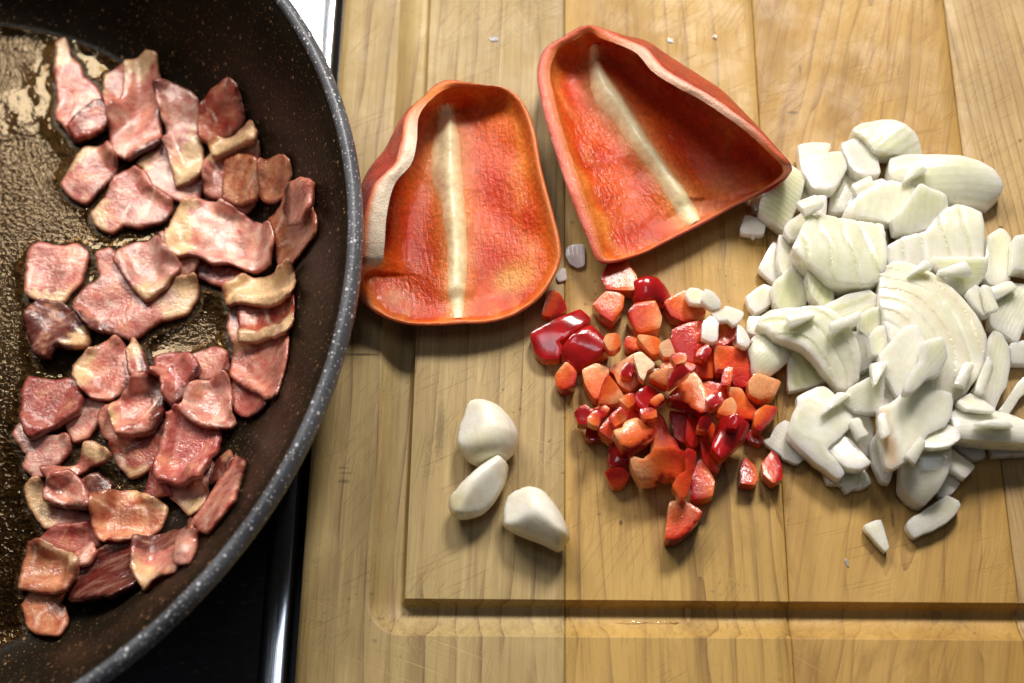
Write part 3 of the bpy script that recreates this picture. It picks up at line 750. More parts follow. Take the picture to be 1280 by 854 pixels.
def garlic(label, pts, ht, facets, zc=.006, cut=None, seed=0):
    B = outline(px(pts, zc), .0007, .8, 0, seed); P, tris = tri_fill(B, .0007, seed); d = dist_poly(P, B); dm = d.max()
    q = np.clip(d / dm, 0, 1); dome = (ht - zc) * np.power(np.clip(1 - (1 - q) ** 2.3, 0, 1), .55)
    top = dome.copy()
    for (a, b, h0, k) in facets:                      # plane through line a-b (pixels) falling off to its right
        A, Bq = px([a, b], zc)[:, :2]; t = Bq - A; t /= np.linalg.norm(t); nr = np.array([t[1], -t[0]])
        pl = h0 - k * ((P - A) @ nr); top = -np.log(np.exp(-top / .0010) + np.exp(-pl / .0010)) * .0010
    bot = -zc * np.power(np.clip(1 - (1 - q) ** 2.0, 0, 1), .6)
    n = len(P); edge = d < 1e-7
    top = np.where(edge, 0, np.maximum(top, bot + .001)); bot = np.where(edge, 0, bot)
    V = np.vstack([np.c_[P, zc + top], np.c_[P, zc + bot]])
    V[n:, 2] -= V[n:, 2].min() - .0003 if V[n:, 2].min() < .0003 else 0
    Fc = tris + [tuple(i + n for i in t[::-1]) for t in tris]
    # weld the shared outline
    mp = np.arange(2 * n); mp[n:][edge] = np.arange(n)[edge]; Fc = [tuple(mp[i] for i in f) for f in Fc]
    rel = V[:, :2] - P.mean(0); n1 = Noise(seed, 70)(rel); c = lerp3((.89, .85, .72), (.91, .885, .79), np.clip(.5 + .5 * n1, 0, 1))
    if cut:
        A, rad, col = cut; w = px([A], zc)[0]; g = np.exp(-((V[:, 0] - w[0]) ** 2 + (V[:, 1] - w[1]) ** 2) / rad ** 2)[:, None]; c = c * (1 - g) + np.array(col) * g
    ax = np.linalg.svd(rel - rel.mean(0), full_matrices=False)[2][0]; pr = np.array([-ax[1], ax[0]])
    used = np.unique(np.array([i for f in Fc for i in f])); mp2 = -np.ones(len(V), int); mp2[used] = np.arange(len(used)); Fc = [tuple(mp2[i] for i in f) for f in Fc]
    loc = np.c_[rel @ pr, rel @ ax, 0 * n1]
    return finish('garlic_clove', V[used], Fc, M_GARLIC, label, 'garlic clove', 'peeled garlic cloves on the board', None, dict(Col=c[used], loc=loc[used]))
#==PART3==
# ================================================================== pepper halves
def zl(k, L):
    ox, oy, s = ZOOMS[k]; return [(ox + p[0] * s, oy + p[1] * s, *p[2:]) if p else None for p in L]
rim1 = zl('p1', [(296, 188, 20), (370, 186, 16), (434, 194, 14), (476, 230, 14), (504, 300, 14), (522, 400, 14), (548, 500, 13), (570, 590, 12), (568, 650, 11),
                 (524, 726, 10), (458, 772, 8.5), (392, 790, 8), (325, 791, 9), (270, 796, 8.5), (193, 795, 8.5), (124, 770, 9.5), (78, 724, 11), (74, 676, 14), (116, 648, 22), (126, 600, 26),
                 (132, 520, 29), (152, 440, 31), (196, 385, 32), (210, 330, 32), (216, 262, 29), (250, 216, 26)])
bel1 = zl('p1', [None] * 17 + [(70, 668, 9), (72, 630, 12), (72, 560, 15), (78, 460, 16), (104, 375, 16), (136, 308, 16), (160, 268, 16), (194, 238, 16), (246, 212, 15)])
pepper('red pepper half lying hollow side up beside the pan rim, left one of the two', rim1, bel1,
       zl('p1', [(298, 262), (312, 715)]),
       zl('p1', [(297, 190, 2, .6), (292, 250, 4, 1.4), (288, 320, 10, 2.6), (288, 400, 11.5, 2.8), (302, 480, 8.5, 2.6), (312, 560, 7.2, 2.4), (316, 640, 7, 2.2), (313, 715, 6.5, 1.8), (318, 786, 3.5, .4)]),
       [3.2, 2.0, 1.7, 1.7, 1.7, 1.7, 1.7, 1.7, 1.7, 1.7, 1.8, 1.6, 1.6, 1.6, 1.8, 2.2, 3, 4.6, 6.2, 7, 7, 6.5, 5.5, 5.0, 4.4, 3.8], .0060, (.80, .20, .05),
       lambda i: .95 * float(sstep(16.6, 18.6, i)) * float(1 - sstep(22.6, 25, i)),
       patches=[(648, 345, .0045, (.86, .48, .14), .6), (632, 352, .004, (.86, .48, .14), .6), (494, 372, .003, (.80, .42, .2), .6), (640, 150, .010, (.72, .20, .03), .5), (660, 220, .006, (.76, .24, .04), .5)], seed=41)
rim2 = zl('p2', [(232, 56, 21), (180, 82, 18), (125, 116, 16), (100, 185, 15), (112, 260, 15), (128, 330, 15), (152, 410, 14.5), (178, 490, 14), (204, 565, 15), (230, 640, 14), (258, 720, 13), (290, 808, 11),
                 (400, 790, 8.5), (500, 740, 8), (588, 692, 8), (692, 638, 8.5), (790, 588, 11), (866, 536, 18), (876, 505, 24), (835, 462, 27), (762, 392, 30), (685, 335, 32), (600, 278, 33), (528, 240, 34), (445, 188, 33), (390, 126, 31), (330, 96, 28), (270, 74, 26)])
bel2 = zl('p2', [None] * 18 + [(868, 500, 15), (812, 425, 17), (745, 340, 18), (650, 228, 18), (575, 172, 18), (522, 138, 18), (470, 108, 18), (415, 82, 17), (360, 74, 16), (290, 66, 15)])
pepper('red pepper half with tall curled wall beside the onion heap, right of two', rim2, bel2,
       zl('p2', [(262, 170), (540, 615)]),
       zl('p2', [(233, 58, 2, .6), (248, 140, 4, 1.6), (262, 200, 7, 2.6), (292, 265, 9, 3.2), (345, 335, 8, 3.2), (400, 420, 7, 3.4), (455, 495, 6, 3.0), (515, 580, 7, 2.2), (570, 668, 7, 1.0), (586, 688, 5, .4)]),
       [3.2, 3.8, 4.4, 4.6, 4.6, 4.6, 4.6, 4.6, 4.6, 4.4, 3.8, 2.6, 1.6, 1.4, 1.4, 1.6, 2.0, 2.6, 2.8, 3.0, 3.2, 3.4, 3.6, 3.8, 4, 4, 3.8, 3.5], .0075, (.74, .13, .085),
       lambda i: .55 * float(sstep(19, 21, i)) * float(1 - sstep(25, 27, i)),
       patches=[(722, 250, .006, (.76, .30, .05), .45), (745, 285, .005, (.76, .30, .05), .45), (860, 262, .010, (.74, .20, .05), .45), (905, 235, .006, (.80, .30, .10), .5)], seed=77, hang=.28)

# ================================================================== garlic
garlic('rounded garlic clove, topmost of the three on the board', zc('g', [(235, 85), (300, 78), (370, 105), (430, 165), (460, 235), (443, 300), (400, 345), (345, 368), (285, 372), (230, 345), (182, 280), (186, 210), (212, 140)]),
       .0165, [(zc('g', [(235, 85)])[0], zc('g', [(182, 280)])[0], .0030, 1.1)], .006, (zc('g', [(300, 350)])[0], .006, (.74, .70, .46)), 1)
garlic('slim garlic clove with its cut root end facing the pan', zc('g', [(150, 505), (188, 462), (240, 412), (290, 370), (335, 340), (372, 325), (408, 358), (410, 395), (392, 455), (345, 535), (290, 585), (215, 606), (168, 592), (146, 550)]),
       .0150, [(zc('g', [(212, 500)])[0], zc('g', [(410, 362)])[0], .0086, .85), (zc('g', [(215, 470)])[0], zc('g', [(200, 600)])[0], .0060, 1.0)], .0058, (zc('g', [(180, 540)])[0], .0035, (.66, .60, .34)), 2)
garlic('plump garlic clove with pointed tip, lowest of the three on the board', zc('g', [(400, 512), (432, 482), (510, 463), (580, 490), (640, 568), (678, 645), (685, 690), (660, 722), (634, 750), (560, 716), (470, 682), (392, 640), (386, 585)]),
       .0160, [(zc('g', [(388, 606)])[0], zc('g', [(650, 712)])[0], .0070, 1.2), (zc('g', [(432, 482)])[0], zc('g', [(386, 640)])[0], .0022, 1.1)], .0062, (zc('g', [(655, 725)])[0], .003, (.70, .66, .42)), 3)

# ================================================================== bacon (bottom to top)
A = lambda *p: zc('A', p); B_ = lambda *p: zc('B', p); C_ = lambda *p: zc('C', p)
bacon('pale bacon piece half hidden under the long fatty slice near the back of the pan', A((478, 570), (530, 520), (580, 505), (600, 600), (640, 640), (705, 620), (690, 690), (640, 705), (570, 670), (520, 640), (505, 590)), 'pale', fat=(180, .2))
bacon('narrow bacon slice with pointed top, farthest back on the left', A((195, 150), (225, 133), (245, 195), (275, 225), (285, 270), (330, 300), (350, 340), (375, 370), (370, 430), (330, 465), (260, 485), (225, 440), (195, 400), (205, 340), (195, 260), (200, 200)), 'pink', fat=(120, .25), rind=(-75, .06))
bacon('dark red folded bacon end at the foot of the pointed slice', A((235, 440), (275, 395), (325, 350), (352, 345), (374, 372), (370, 430), (330, 462), (262, 484)), 'red', rind=(130, .18), th=.0026)
bacon('bacon strip partly tucked under the tall ribbed slice at the back', A((365, 260), (440, 218), (452, 290), (440, 360), (380, 390), (362, 320)), 'pink', fat=(180, .2))
bacon('tall upright bacon slice with pale wrinkled fat, second from the left at the back', A((440, 215), (510, 185), (550, 210), (558, 290), (545, 330), (558, 420), (555, 500), (510, 525), (455, 555), (400, 535), (385, 480), (385, 400), (430, 340)), 'pink', fat=(100, .2), rind=(-60, .05), undul=.0011)
bacon('long bacon slice with a yellow fat edge, third from the left at the back', A((540, 295), (590, 292), (660, 325), (690, 355), (690, 450), (702, 540), (700, 610), (670, 632), (610, 640), (598, 560), (575, 510), (580, 450), (555, 360)), 'pale', fat=[(-20, .36), (-90, .18)], rind=(180, .07), undul=.0010)
bacon('square bacon piece with yellow fat on its left, lone below the pointed slice', A((290, 495), (370, 488), (400, 540), (385, 610), (345, 660), (300, 705), (240, 680), (212, 635), (240, 590), (265, 540)), 'pink', fat=(135, .22), rind=(-30, .05))
bacon('rounded bacon piece with a yellow fat corner at its lower left', A((400, 620), (470, 583), (500, 600), (530, 650), (590, 690), (590, 730), (560, 770), (480, 792), (430, 780), (390, 808), (330, 780), (320, 740), (370, 690)), 'pink', fat=(200, .2), rind=(-45, .04))
bacon('red bacon end with charred right edge, highest on the right of the pan', A((700, 360), (730, 305), (800, 288), (825, 310), (848, 400), (850, 430), (800, 460), (730, 495), (695, 480), (690, 430)), 'red', rind=(0, .12), mott=.7)
bacon('pink bacon slice running down from the tan fat strip', A((735, 530), (815, 520), (900, 500), (900, 565), (885, 700), (850, 740), (770, 690), (710, 670), (715, 560)), 'pink', fat=(90, .15))
bacon('tan curl of bacon fat lying across the charred red end', A((728, 482), (800, 462), (868, 425), (892, 450), (888, 490), (820, 512), (738, 534)), 'tan', fat=(0, .9), th=.0036)
bacon('browned square bacon chunk on the slice below the tan fat', A((785, 560), (830, 540), (895, 560), (910, 640), (890, 690), (820, 705), (775, 690), (780, 620)), 'brown', mott=.8)
bacon('small reddish bacon knob touching the pan wall on the right', A((905, 560), (960, 550), (1005, 570), (1015, 620), (985, 690), (945, 708), (915, 690), (900, 620)), 'brown', mott=.9, undul=.0013)
bacon('angular reddish bacon piece climbing the right pan wall', A((1030, 640), (1095, 655), (1085, 720), (1102, 780), (1098, 830), (1050, 880), (985, 932), (968, 905), (960, 820), (935, 760), (1000, 700), (1005, 655)), 'brown', mott=.7)
bacon('narrow folded bacon strip on top of the piece on the right pan wall', A((1002, 660), (1030, 640), (1090, 650), (1080, 720), (1060, 775), (1000, 780), (990, 740)), 'pink', rind=(180, .18), undul=.0012)
bacon('dark bacon sliver peeping out under the big glossy slice in the middle', B_((685, 135), (740, 140), (830, 165), (860, 185), (790, 215), (740, 205), (690, 185)), 'red', rind=(180, .2))
bacon('small pink bacon scrap at the left corner of the big glossy slice', B_((560, 30), (585, 60), (600, 105), (690, 125), (670, 160), (600, 180), (570, 100)), 'pale')
bacon('big glossy lilac pink bacon slice in the middle of the pan', A((640, 715), (700, 690), (770, 700), (850, 740), (940, 790), (955, 840), (945, 919), (880, 944), (800, 919), (740, 919), (690, 894), (590, 879), (585, 839), (600, 770)), 'pale', fat=(180, .22), undul=.0012, mott=.7)
bacon('browned square bacon slice at the left edge, top of its pair', B_((100, 95), (135, 65), (215, 78), (270, 72), (305, 100), (280, 200), (240, 235), (215, 270), (140, 268), (90, 240), (95, 170)), 'pink', fat=(-90, .2), mott=.7)
bacon('dark shrivelled bacon curl below the browned square on the left', B_((140, 270), (215, 275), (260, 310), (300, 360), (300, 420), (260, 435), (200, 435), (175, 470), (125, 455), (110, 400), (95, 345), (110, 300)), 'dark', undul=.0020, mott=1., th=.004, fat=(-20, .2))
bacon('large round bacon slice with red rind and yellow right edge', B_((335, 100), (380, 88), (405, 110), (440, 190), (500, 255), (560, 250), (610, 190), (680, 180), (680, 250), (650, 310), (580, 330), (520, 355), (460, 398), (390, 385), (320, 365), (280, 320), (255, 270), (300, 225), (350, 185)), 'pink', fat=(0, .25), rind=(-120, .08), mott=.8)
bacon('pale square bacon slice lying on the large round one', B_((395, 120), (440, 75), (545, 45), (580, 85), (625, 140), (615, 170), (580, 215), (510, 260), (460, 220), (425, 170)), 'pale', fat=(-75, .25))
bacon('red bacon crescent under the foot of the tall right hand column', B_((815, 540), (870, 570), (930, 605), (920, 640), (860, 665), (820, 650), (805, 590)), 'ham', rind=(-60, .08))
bacon('pink bacon scrap behind the left edge of the tall right hand column', B_((800, 285), (850, 290), (850, 410), (812, 410), (795, 360)), 'pale')
bacon('lower slice of the tall bacon column by the right pan wall', B_((815, 410), (850, 380), (1000, 365), (1000, 460), (965, 600), (935, 612), (870, 570), (800, 520)), 'pink', fat=(100, .12), rind=(-75, .03), mott=.7)
bacon('red upper slice of the tall bacon column by the right pan wall', B_((830, 255), (1020, 255), (1022, 340), (995, 385), (920, 395), (835, 405)), 'red', fat=(-90, .35), mott=.9)
bacon('folded yellow fat at the top of the right hand bacon column', B_((780, 220), (835, 170), (1015, 155), (1025, 200), (1010, 262), (840, 265), (790, 280)), 'tan', fat=(0, .95), undul=.0012)
bacon('pale bacon flap under the red trapezoid at the left', B_((280, 610), (370, 630), (345, 680), (300, 740), (255, 755), (230, 700), (270, 650)), 'pale')
bacon('long pink bacon piece sticking out below the red trapezoid', B_((45, 735), (75, 690), (110, 735), (235, 735), (245, 780), (200, 835), (130, 883), (85, 850), (90, 800)), 'pale', rind=(-110, .05))
bacon('smooth red trapezoid of ham like bacon at the left edge', B_((80, 570), (100, 533), (180, 545), (270, 545), (280, 600), (265, 650), (190, 700), (110, 740), (85, 720), (70, 620)), 'ham', mott=.3, th=.004, rind=(-70, .03))
bacon('bacon square with a yellow left corner right of the red trapezoid', B_((250, 490), (310, 440), (400, 395), (430, 430), (445, 500), (460, 545), (430, 585), (370, 608), (320, 600), (270, 560), (255, 520)), 'pink', fat=(180, .32), rind=(-30, .06))
bacon('small bacon nub beside the curled slice in the lower heap', B_((345, 660), (380, 640), (405, 730), (440, 735), (400, 755), (360, 735)), 'pink')
bacon('dark wet bacon slice with a fat rim under the curled one', B_((385, 760), (440, 735), (520, 710), (580, 680), (578, 780), (550, 830), (490, 865), (450, 880), (410, 830)), 'red', fat=(-90, .2), rind=(60, .2))
bacon('thin upright bacon fin above the curled slice', B_((443, 440), (465, 398), (490, 440), (515, 500), (505, 545), (470, 545), (447, 495)), 'pink', fat=(150, .35), rind=(0, .25), th=.005)
bacon('curled bacon slice with a thick dark rind on its right', B_((380, 630), (450, 570), (480, 530), (540, 525), (570, 580), (560, 660), (520, 710), (450, 730), (405, 730), (385, 680)), 'pink', fat=(190, .12), rind=(10, .2), th=.0045, mott=.7)
bacon('pink bacon square with dark right edge behind the smooth ham squares', B_((665, 455), (740, 432), (785, 445), (793, 510), (740, 535), (690, 540), (680, 490)), 'pink', rind=(0, .1))
bacon('dark red bacon strip leaning under the lower ham slice', C_((740, 90), (800, 50), (812, 80), (760, 150), (720, 170), (700, 150)), 'dark', undul=.0012)
bacon('pale bacon corner poking out below the lower ham slice', C_((580, 165), (650, 145), (740, 90), (720, 170), (705, 240), (660, 265), (620, 230), (595, 200)), 'pale', fat=(-90, .35), rind=(40, .2))
bacon('red bacon scrap at the left foot of the lower ham slice', C_((508, 200), (530, 100), (560, 140), (600, 200), (550, 205)), 'ham')
bacon('smooth red ham square left of the pale pitted one', B_((540, 460), (590, 447), (660, 452), (690, 490), (650, 580), (600, 640), (575, 600), (570, 540), (540, 520)), 'ham', rind=(-35, .12), mott=.3, th=.0045)
bacon('smooth lower ham slice, a large pinkish red parallelogram in the heap', B_((590, 670), (625, 648), (700, 703), (763, 712), (750, 800), (700, 885), (650, 897), (545, 885), (535, 850), (560, 765)), 'ham', mott=.3, th=.004)
bacon('pale pitted bacon square over the top of the lower ham slice', B_((690, 540), (790, 525), (800, 600), (818, 690), (800, 710), (700, 703), (630, 650), (650, 580)), 'pale', mott=.35)
bacon('tilted pink bacon slice with red skin edge against the lower right wall', C_((680, 285), (760, 170), (810, 110), (825, 70), (848, 85), (830, 240), (735, 345), (700, 330)), 'pink', rind=(20, .1), th=.004)
bacon('twisted bacon stub above the folded lilac piece lower left', C_((160, 120), (270, 85), (300, 25), (330, 20), (385, 60), (370, 85), (310, 100), (250, 130), (180, 150)), 'pink', undul=.0016, fat=(60, .3))
bacon('bacon slice with tan fat curving along its left, lower left', C_((90, 165), (130, 140), (160, 200), (200, 240), (290, 260), (325, 270), (300, 300), (230, 300), (160, 315), (130, 280), (100, 230)), 'pink', fat=(190, .4))
bacon('dark crumpled bacon between the lilac piece and the browned square', C_((280, 160), (340, 130), (390, 165), (360, 220), (330, 270), (300, 240)), 'dark', undul=.0016, mott=1.)
bacon('small folded lilac bacon piece in the lower left heap', C_((150, 180), (165, 135), (240, 110), (285, 160), (310, 220), (300, 240), (230, 235), (155, 215)), 'pink', rind=(-90, .12), th=.0042)
bacon('smooth red bacon slice mostly under the browned square, bottom heap', C_((145, 350), (200, 315), (320, 300), (345, 370), (270, 400), (180, 385)), 'ham', mott=.3)
bacon('charred black bacon roll in the bottom heap', C_((290, 430), (340, 390), (420, 355), (480, 370), (470, 430), (478, 500), (400, 550), (310, 560), (240, 560), (260, 480)), 'dark', rind=(-20, .6), th=.006, undul=.0014)
bacon('pink bacon bit between the charred roll and the golden square', C_((255, 400), (320, 375), (335, 400), (300, 440), (270, 450)), 'pale')
bacon('mottled browned bacon square in the middle of the bottom heap', C_((340, 205), (400, 188), (470, 185), (580, 240), (555, 320), (500, 350), (420, 365), (340, 350), (322, 300)), 'brown', mott=1., fat=(60, .12))
bacon('small red bacon tag, lowest piece in the pan', C_((110, 530), (180, 525), (230, 540), (200, 575), (230, 590), (230, 650), (205, 692), (140, 680), (90, 650), (80, 580)), 'brown', mott=.6)
bacon('golden brown bacon square above the lowest tag', C_((100, 365), (150, 360), (200, 385), (275, 420), (265, 470), (230, 530), (190, 540), (110, 530), (70, 520), (75, 470), (95, 400)), 'brown', fat=(60, .15), mott=.6)
bacon('bacon slice folded under a dark ridge, lowest right in the heap', C_((485, 360), (600, 320), (680, 305), (690, 340), (650, 440), (620, 480), (560, 490), (510, 535), (485, 500), (468, 450)), 'pink', fat=(-120, .3), rind=(100, .2), undul=.0014)
bacon('thin pale flap on the right of the folded slice, lowest right', C_((625, 360), (690, 330), (668, 445), (622, 450)), 'pale')

# ------------------------------------------------------------------ frying oil
def oil():
    bumps = (H - np.where(rr < .152, np.interp(rr, INNER[:, 0], INNER[:, 1]), H))
    occ = (bumps > .0012).astype(float) * (rr < .135)
    def blur(a, k):
        for _ in range(3):
            for ax in (0, 1):
                c = np.cumsum(np.pad(a, [(k + 1, k) if i == ax else (0, 0) for i in (0, 1)], mode='edge'), axis=ax)
                a = (np.take(c, range(2 * k + 1, c.shape[ax]), ax) - np.take(c, range(0, c.shape[ax] - 2 * k - 1), ax)) / (2 * k + 1)
        return a
    o1, o2 = blur(occ, 1), blur(occ, 4)
    P = np.c_[gx.ravel(), gy.ravel()]
    n1 = Noise(900, 26)(P).reshape(gx.shape); n2 = Noise(901, 95)(P).reshape(gx.shape)
    back = np.exp(-((gy - (PC[1] + .088)) / .020) ** 2) * (gx < -.12)
    fld = 1.5 * o2 + .22 * n1 + .10 * n2 + .75 * back
    base = np.where(rr < .1185, np.interp(rr, INNER[:, 0], INNER[:, 1]), 0)
    calm = np.clip((fld - .34) * 3, 0, 1)
    z = base + .00030 + .0006 * np.clip((fld - .30) * 1.6, 0, 1) + .0010 * np.clip(o1 - .1, 0, 1) ** 1.5
    keep = (rr < .1170) & (bumps < .0010)
    ids = -np.ones(gx.shape, int); sel = np.argwhere(keep); ids[keep] = np.arange(len(sel))
    V = np.c_[gx[keep], gy[keep], z[keep]]
    a, b, c, d = ids[:-1, :-1], ids[1:, :-1], ids[1:, 1:], ids[:-1, 1:]
    ok = (a >= 0) & (b >= 0) & (c >= 0) & (d >= 0); Fc = np.stack([a[ok], b[ok], c[ok], d[ok]], 1)
    o = mesh_obj('oil_pool', V, Fc, M_OIL, None, None, dict(calm=calm[keep])); return tag(o, 'shallow pool of hot frying oil round the bacon in the pan', 'oil', None, 'stuff')
oil()
#==PART4==
# ================================================================== chopped red pepper (bottom to top)
K = 180 / 1280.
def Z(ox, oy): return lambda *p: [(ox + x * K, oy + y * K) for x, y in p]
d1, d2, d3, d4, d5, d6 = Z(660, 320), Z(820, 340), Z(690, 420), Z(810, 420), Z(740, 500), Z(820, 520)
I = lambda *p: list(p)
UP = (0, 0, 1); DN = (0, 0, -1)
dice('small dark pepper corner on the board near the left pepper half', d1((130, 510), (190, 330), (235, 320), (285, 350), (340, 455), (200, 520)), (.8, -.6, .1), .006, deep=.5, taper=(-60, .4))
dice('lone darkish pepper cube below the gap between the two pepper halves', d1((580, 430), (700, 315), (800, 330), (845, 360), (835, 450), (750, 570), (650, 510)), (-.3, -.6, -.6), .0075, deep=.45)
dice('pepper piece half under the right pepper half, red with a peach face', d1((660, 190), (720, 60), (870, 40), (960, 180), (940, 300), (850, 300), (700, 290)), (-.9, .4, .2), .007, pale=.25)
dice('domed shiny red pepper piece right behind the pale pink topped cube', I((793, 350), (809, 343), (823, 344), (832, 352), (841, 368), (833, 375), (822, 372), (795, 374)), UP, .008, dome=.45, smooth=.5, curve=(20, .002))
dice('pepper cube with a pale pink frosted top and orange front', I((787, 379), (795, 370), (820, 367), (828, 386), (826, 398), (802, 403), (794, 398)), (-.85, .2, .15), .0095, pale=.2)
dice('long dark red pepper strip, skin up, left edge of the pile', I((664, 417), (725, 385), (738, 397), (715, 415), (698, 426), (702, 433), (698, 446), (680, 446), (670, 438)), UP, .006, smooth=.2, curve=(60, .0015))
dice('broad dark red pepper block, skin up, beside the long strip at left', I((702, 429), (716, 414), (739, 399), (756, 416), (762, 428), (740, 440), (719, 448), (706, 438)), UP, .0085, tilt=(0, .16), smooth=.25, curve=(70, .002))
dice('small orange pepper crumb at the right end of the broad dark block', d1((680, 770), (700, 720), (790, 690), (820, 770), (770, 830), (720, 840)), (0, 0, -1), .0055, pale=.1, smooth=.5)
dice('small dull red pepper cube below the broad dark block', d3((40, 290), (130, 195), (215, 280), (190, 380), (100, 410), (50, 370)), (.5, -.7, -.2), .0065, deep=.3, smooth=.4)
dice('peach topped pepper crescent touching the white onion bits', d2((75, 270), (160, 210), (270, 160), (290, 265), (430, 280), (440, 340), (330, 400), (250, 420), (140, 370)), (-.5, -.8, -.1), .0075, pale=.3, smooth=.5)
dice('tall orange red pepper strip below the crescent', d2((165, 460), (300, 400), (425, 380), (430, 480), (370, 600), (360, 740), (270, 740), (150, 600)), (-.2, -.2, .9), .008, deep=.1, smooth=.4, sk=2)
dice('ragged orange pepper piece on the left of the pith cluster', d3((655, 70), (670, 0), (760, 20), (860, 120), (760, 110), (700, 100)), (-.8, -.3, -.2), .006, pale=.1, smooth=.5, rough=.0001)
dice('wet grainy orange pepper piece behind the white pith shard', d3((760, 20), (860, 5), (940, 10), (1000, 100), (900, 145), (850, 110)), DN, .0065, pale=.15, smooth=.5)
dice('triangular grainy pepper flesh piece, hollow side up, left of the pith', d3((515, 270), (660, 190), (740, 140), (800, 300), (800, 345), (700, 460), (600, 400), (560, 310)), DN, .006, deep=.15, smooth=.3)
dice('orange pepper wedge face, left one of the leaning pair', d3((280, 290), (400, 240), (500, 290), (470, 420), (420, 540), (370, 530), (300, 400)), (.2, -.5, -.7), .008, pale=.12, smooth=.35)
dice('peach pepper wedge leaning on the orange one, left middle of the pile', d3((500, 330), (640, 480), (560, 540), (420, 560), (450, 430)), (-.7, .5, -.1), .0095, pale=.5, smooth=.25)
dice('dull red pepper bit at the lower left rim of the pile', I((735, 534), (748, 526), (754, 533), (750, 547), (740, 549), (733, 545)), (0, -.6, .5), .0055, deep=.5, smooth=.4)
dice('folded thin pepper shaving at the left rim of the pile', I((720, 506), (731, 499), (739, 506), (752, 499), (762, 506), (752, 517), (746, 524), (727, 520)), (-.6, -.5, .3), .0055, deep=.1, smooth=.6, rough=.0002)
dice('dark red curled pepper piece under the peach domed one', I((761, 576), (764, 553), (772, 548), (782, 556), (793, 563), (788, 577), (768, 584)), (-.6, -.3, .5), .0075, deep=.5, smooth=.6, dome=.3)
dice('flat red pepper flake lying apart at the lower left of the pile', d5((120, 660), (160, 635), (270, 630), (330, 680), (270, 760), (190, 765)), (0, .3, .7), .0042, deep=.6, smooth=.35, sk=2)
dice('dark wet pepper piece in the shade in the middle of the pile', I((838, 514), (860, 518), (860, 532), (855, 552), (844, 545)), UP, .006, deep=.6, sk=2)
dice('narrow dark red pepper stick right of the shady middle', I((860, 524), (872, 524), (873, 552), (865, 558), (859, 549)), UP, .006, deep=.5, sk=2, smooth=.3)
dice('dark orange red pepper slab leaning left of the glossy red one', I((873, 531), (882, 527), (893, 531), (890, 555), (903, 571), (899, 585), (892, 589), (880, 573), (875, 548)), (-.4, -.2, .5), .007, deep=.35, smooth=.35, sk=2)
dice('red pepper wedge standing at the bottom right of the pile', I((864, 621), (866, 599), (876, 573), (881, 576), (893, 600), (890, 618), (873, 622)), (-.9, -.1, .3), .0085, deep=.3, smooth=.25, taper=(80, .45))
dice('small pointed pepper piece, left one of the two strays by the board joint', d6((755, 600), (770, 400), (800, 360), (880, 450), (900, 560), (870, 610)), (-.95, 0, .2), .0062, deep=.15, taper=(80, .5))
dice('small pointed pepper piece, right one of the two strays by the board joint', d6((950, 430), (1050, 290), (1110, 430), (1110, 560), (1040, 600), (960, 520)), (.9, .2, .4), .0068, deep=.1, taper=(80, .4))
dice('tiny flat pepper chip beside the lilac onion flake', d6((815, 200), (830, 130), (880, 140), (960, 210), (920, 240)), (-.8, 0, .4), .0045, deep=.2)
dice('plump pepper wedge with a peach cut face, lowest piece of all', I((833, 672), (838, 628), (858, 627), (877, 640), (866, 657), (849, 671)), (.5, -.85, .1), .0095, pale=.3, smooth=.4)
dice('upright orange pepper slab, left one of the pair by the onion heap', d4((430, 120), (440, 90), (560, 40), (600, 80), (580, 340), (440, 330)), (-.6, .2, .6), .008, deep=.1, smooth=.3, sk=2)
dice('small pinkish onion coloured pepper end under the orange cap', d4((760, 60), (830, 10), (890, 60), (880, 110), (820, 120)), (0, 0, -1), .006, pale=.9, smooth=.5)
dice('big orange red pepper block beside the translucent onion slice', I((894, 435), (917, 434), (935, 437), (941, 451), (941, 474), (931, 480), (920, 480), (911, 464), (896, 466)), (.5, -.5, .5), .0085, deep=.15, smooth=.4, sk=.75)
dice('bright orange pepper cap on top of the big block at upper right', I((897, 401), (916, 399), (926, 416), (905, 431), (890, 430), (899, 420)), (.6, -.7, 0), .006, pale=.1, smooth=.4)
dice('pink frosted pepper piece in the middle right of the pile', I((870, 472), (889, 466), (901, 468), (914, 480), (911, 496), (897, 496), (880, 485)), (.5, .6, .2), .0075, pale=.25, smooth=.35)
dice('round shouldered pepper cube with pinkish top right of the frosted piece', I((913, 480), (928, 480), (937, 493), (948, 504), (945, 514), (922, 512), (919, 499)), (.2, -.8, -.3), .008, pale=.15, smooth=.45)
dice('pepper cube with a bright peach white top by the board joint', I((936, 480), (945, 469), (976, 475), (969, 490), (950, 497), (938, 492)), (0, -.3, -1), .0105, pale=.45, smooth=.15)
dice('striped orange pepper wedge just below the peach topped cube', I((944, 530), (946, 513), (959, 503), (975, 503), (965, 518), (951, 535)), (.8, -.5, .1), .007, pale=.05, smooth=.4)
dice('small tan pepper triangle above the glossy red piece', I((899, 511), (906, 500), (915, 497), (920, 507), (918, 518)), (0, 0, -1), .006, pale=.3)
dice('glossy red pepper piece with a white reflection, right side of the pile', I((892, 557), (897, 533), (904, 519), (920, 517), (937, 527), (934, 538), (924, 550), (903, 569)), UP, .007, tilt=(.10, .0), smooth=.2, curve=(-30, .0022))
dice('large pepper piece with shredded white pith in the middle of the pile', I((837, 494), (856, 475), (862, 463), (875, 478), (883, 497), (887, 514), (877, 516), (858, 503)), (-.6, -.7, -.1), .009, pale=.55, smooth=.45, rough=.0003)
dice('small yellowish pith nub next to the white pith shard', d3((915, 200), (1000, 195), (1005, 260), (940, 275)), DN, .0045, pale=1., smooth=.6, lift=.002)
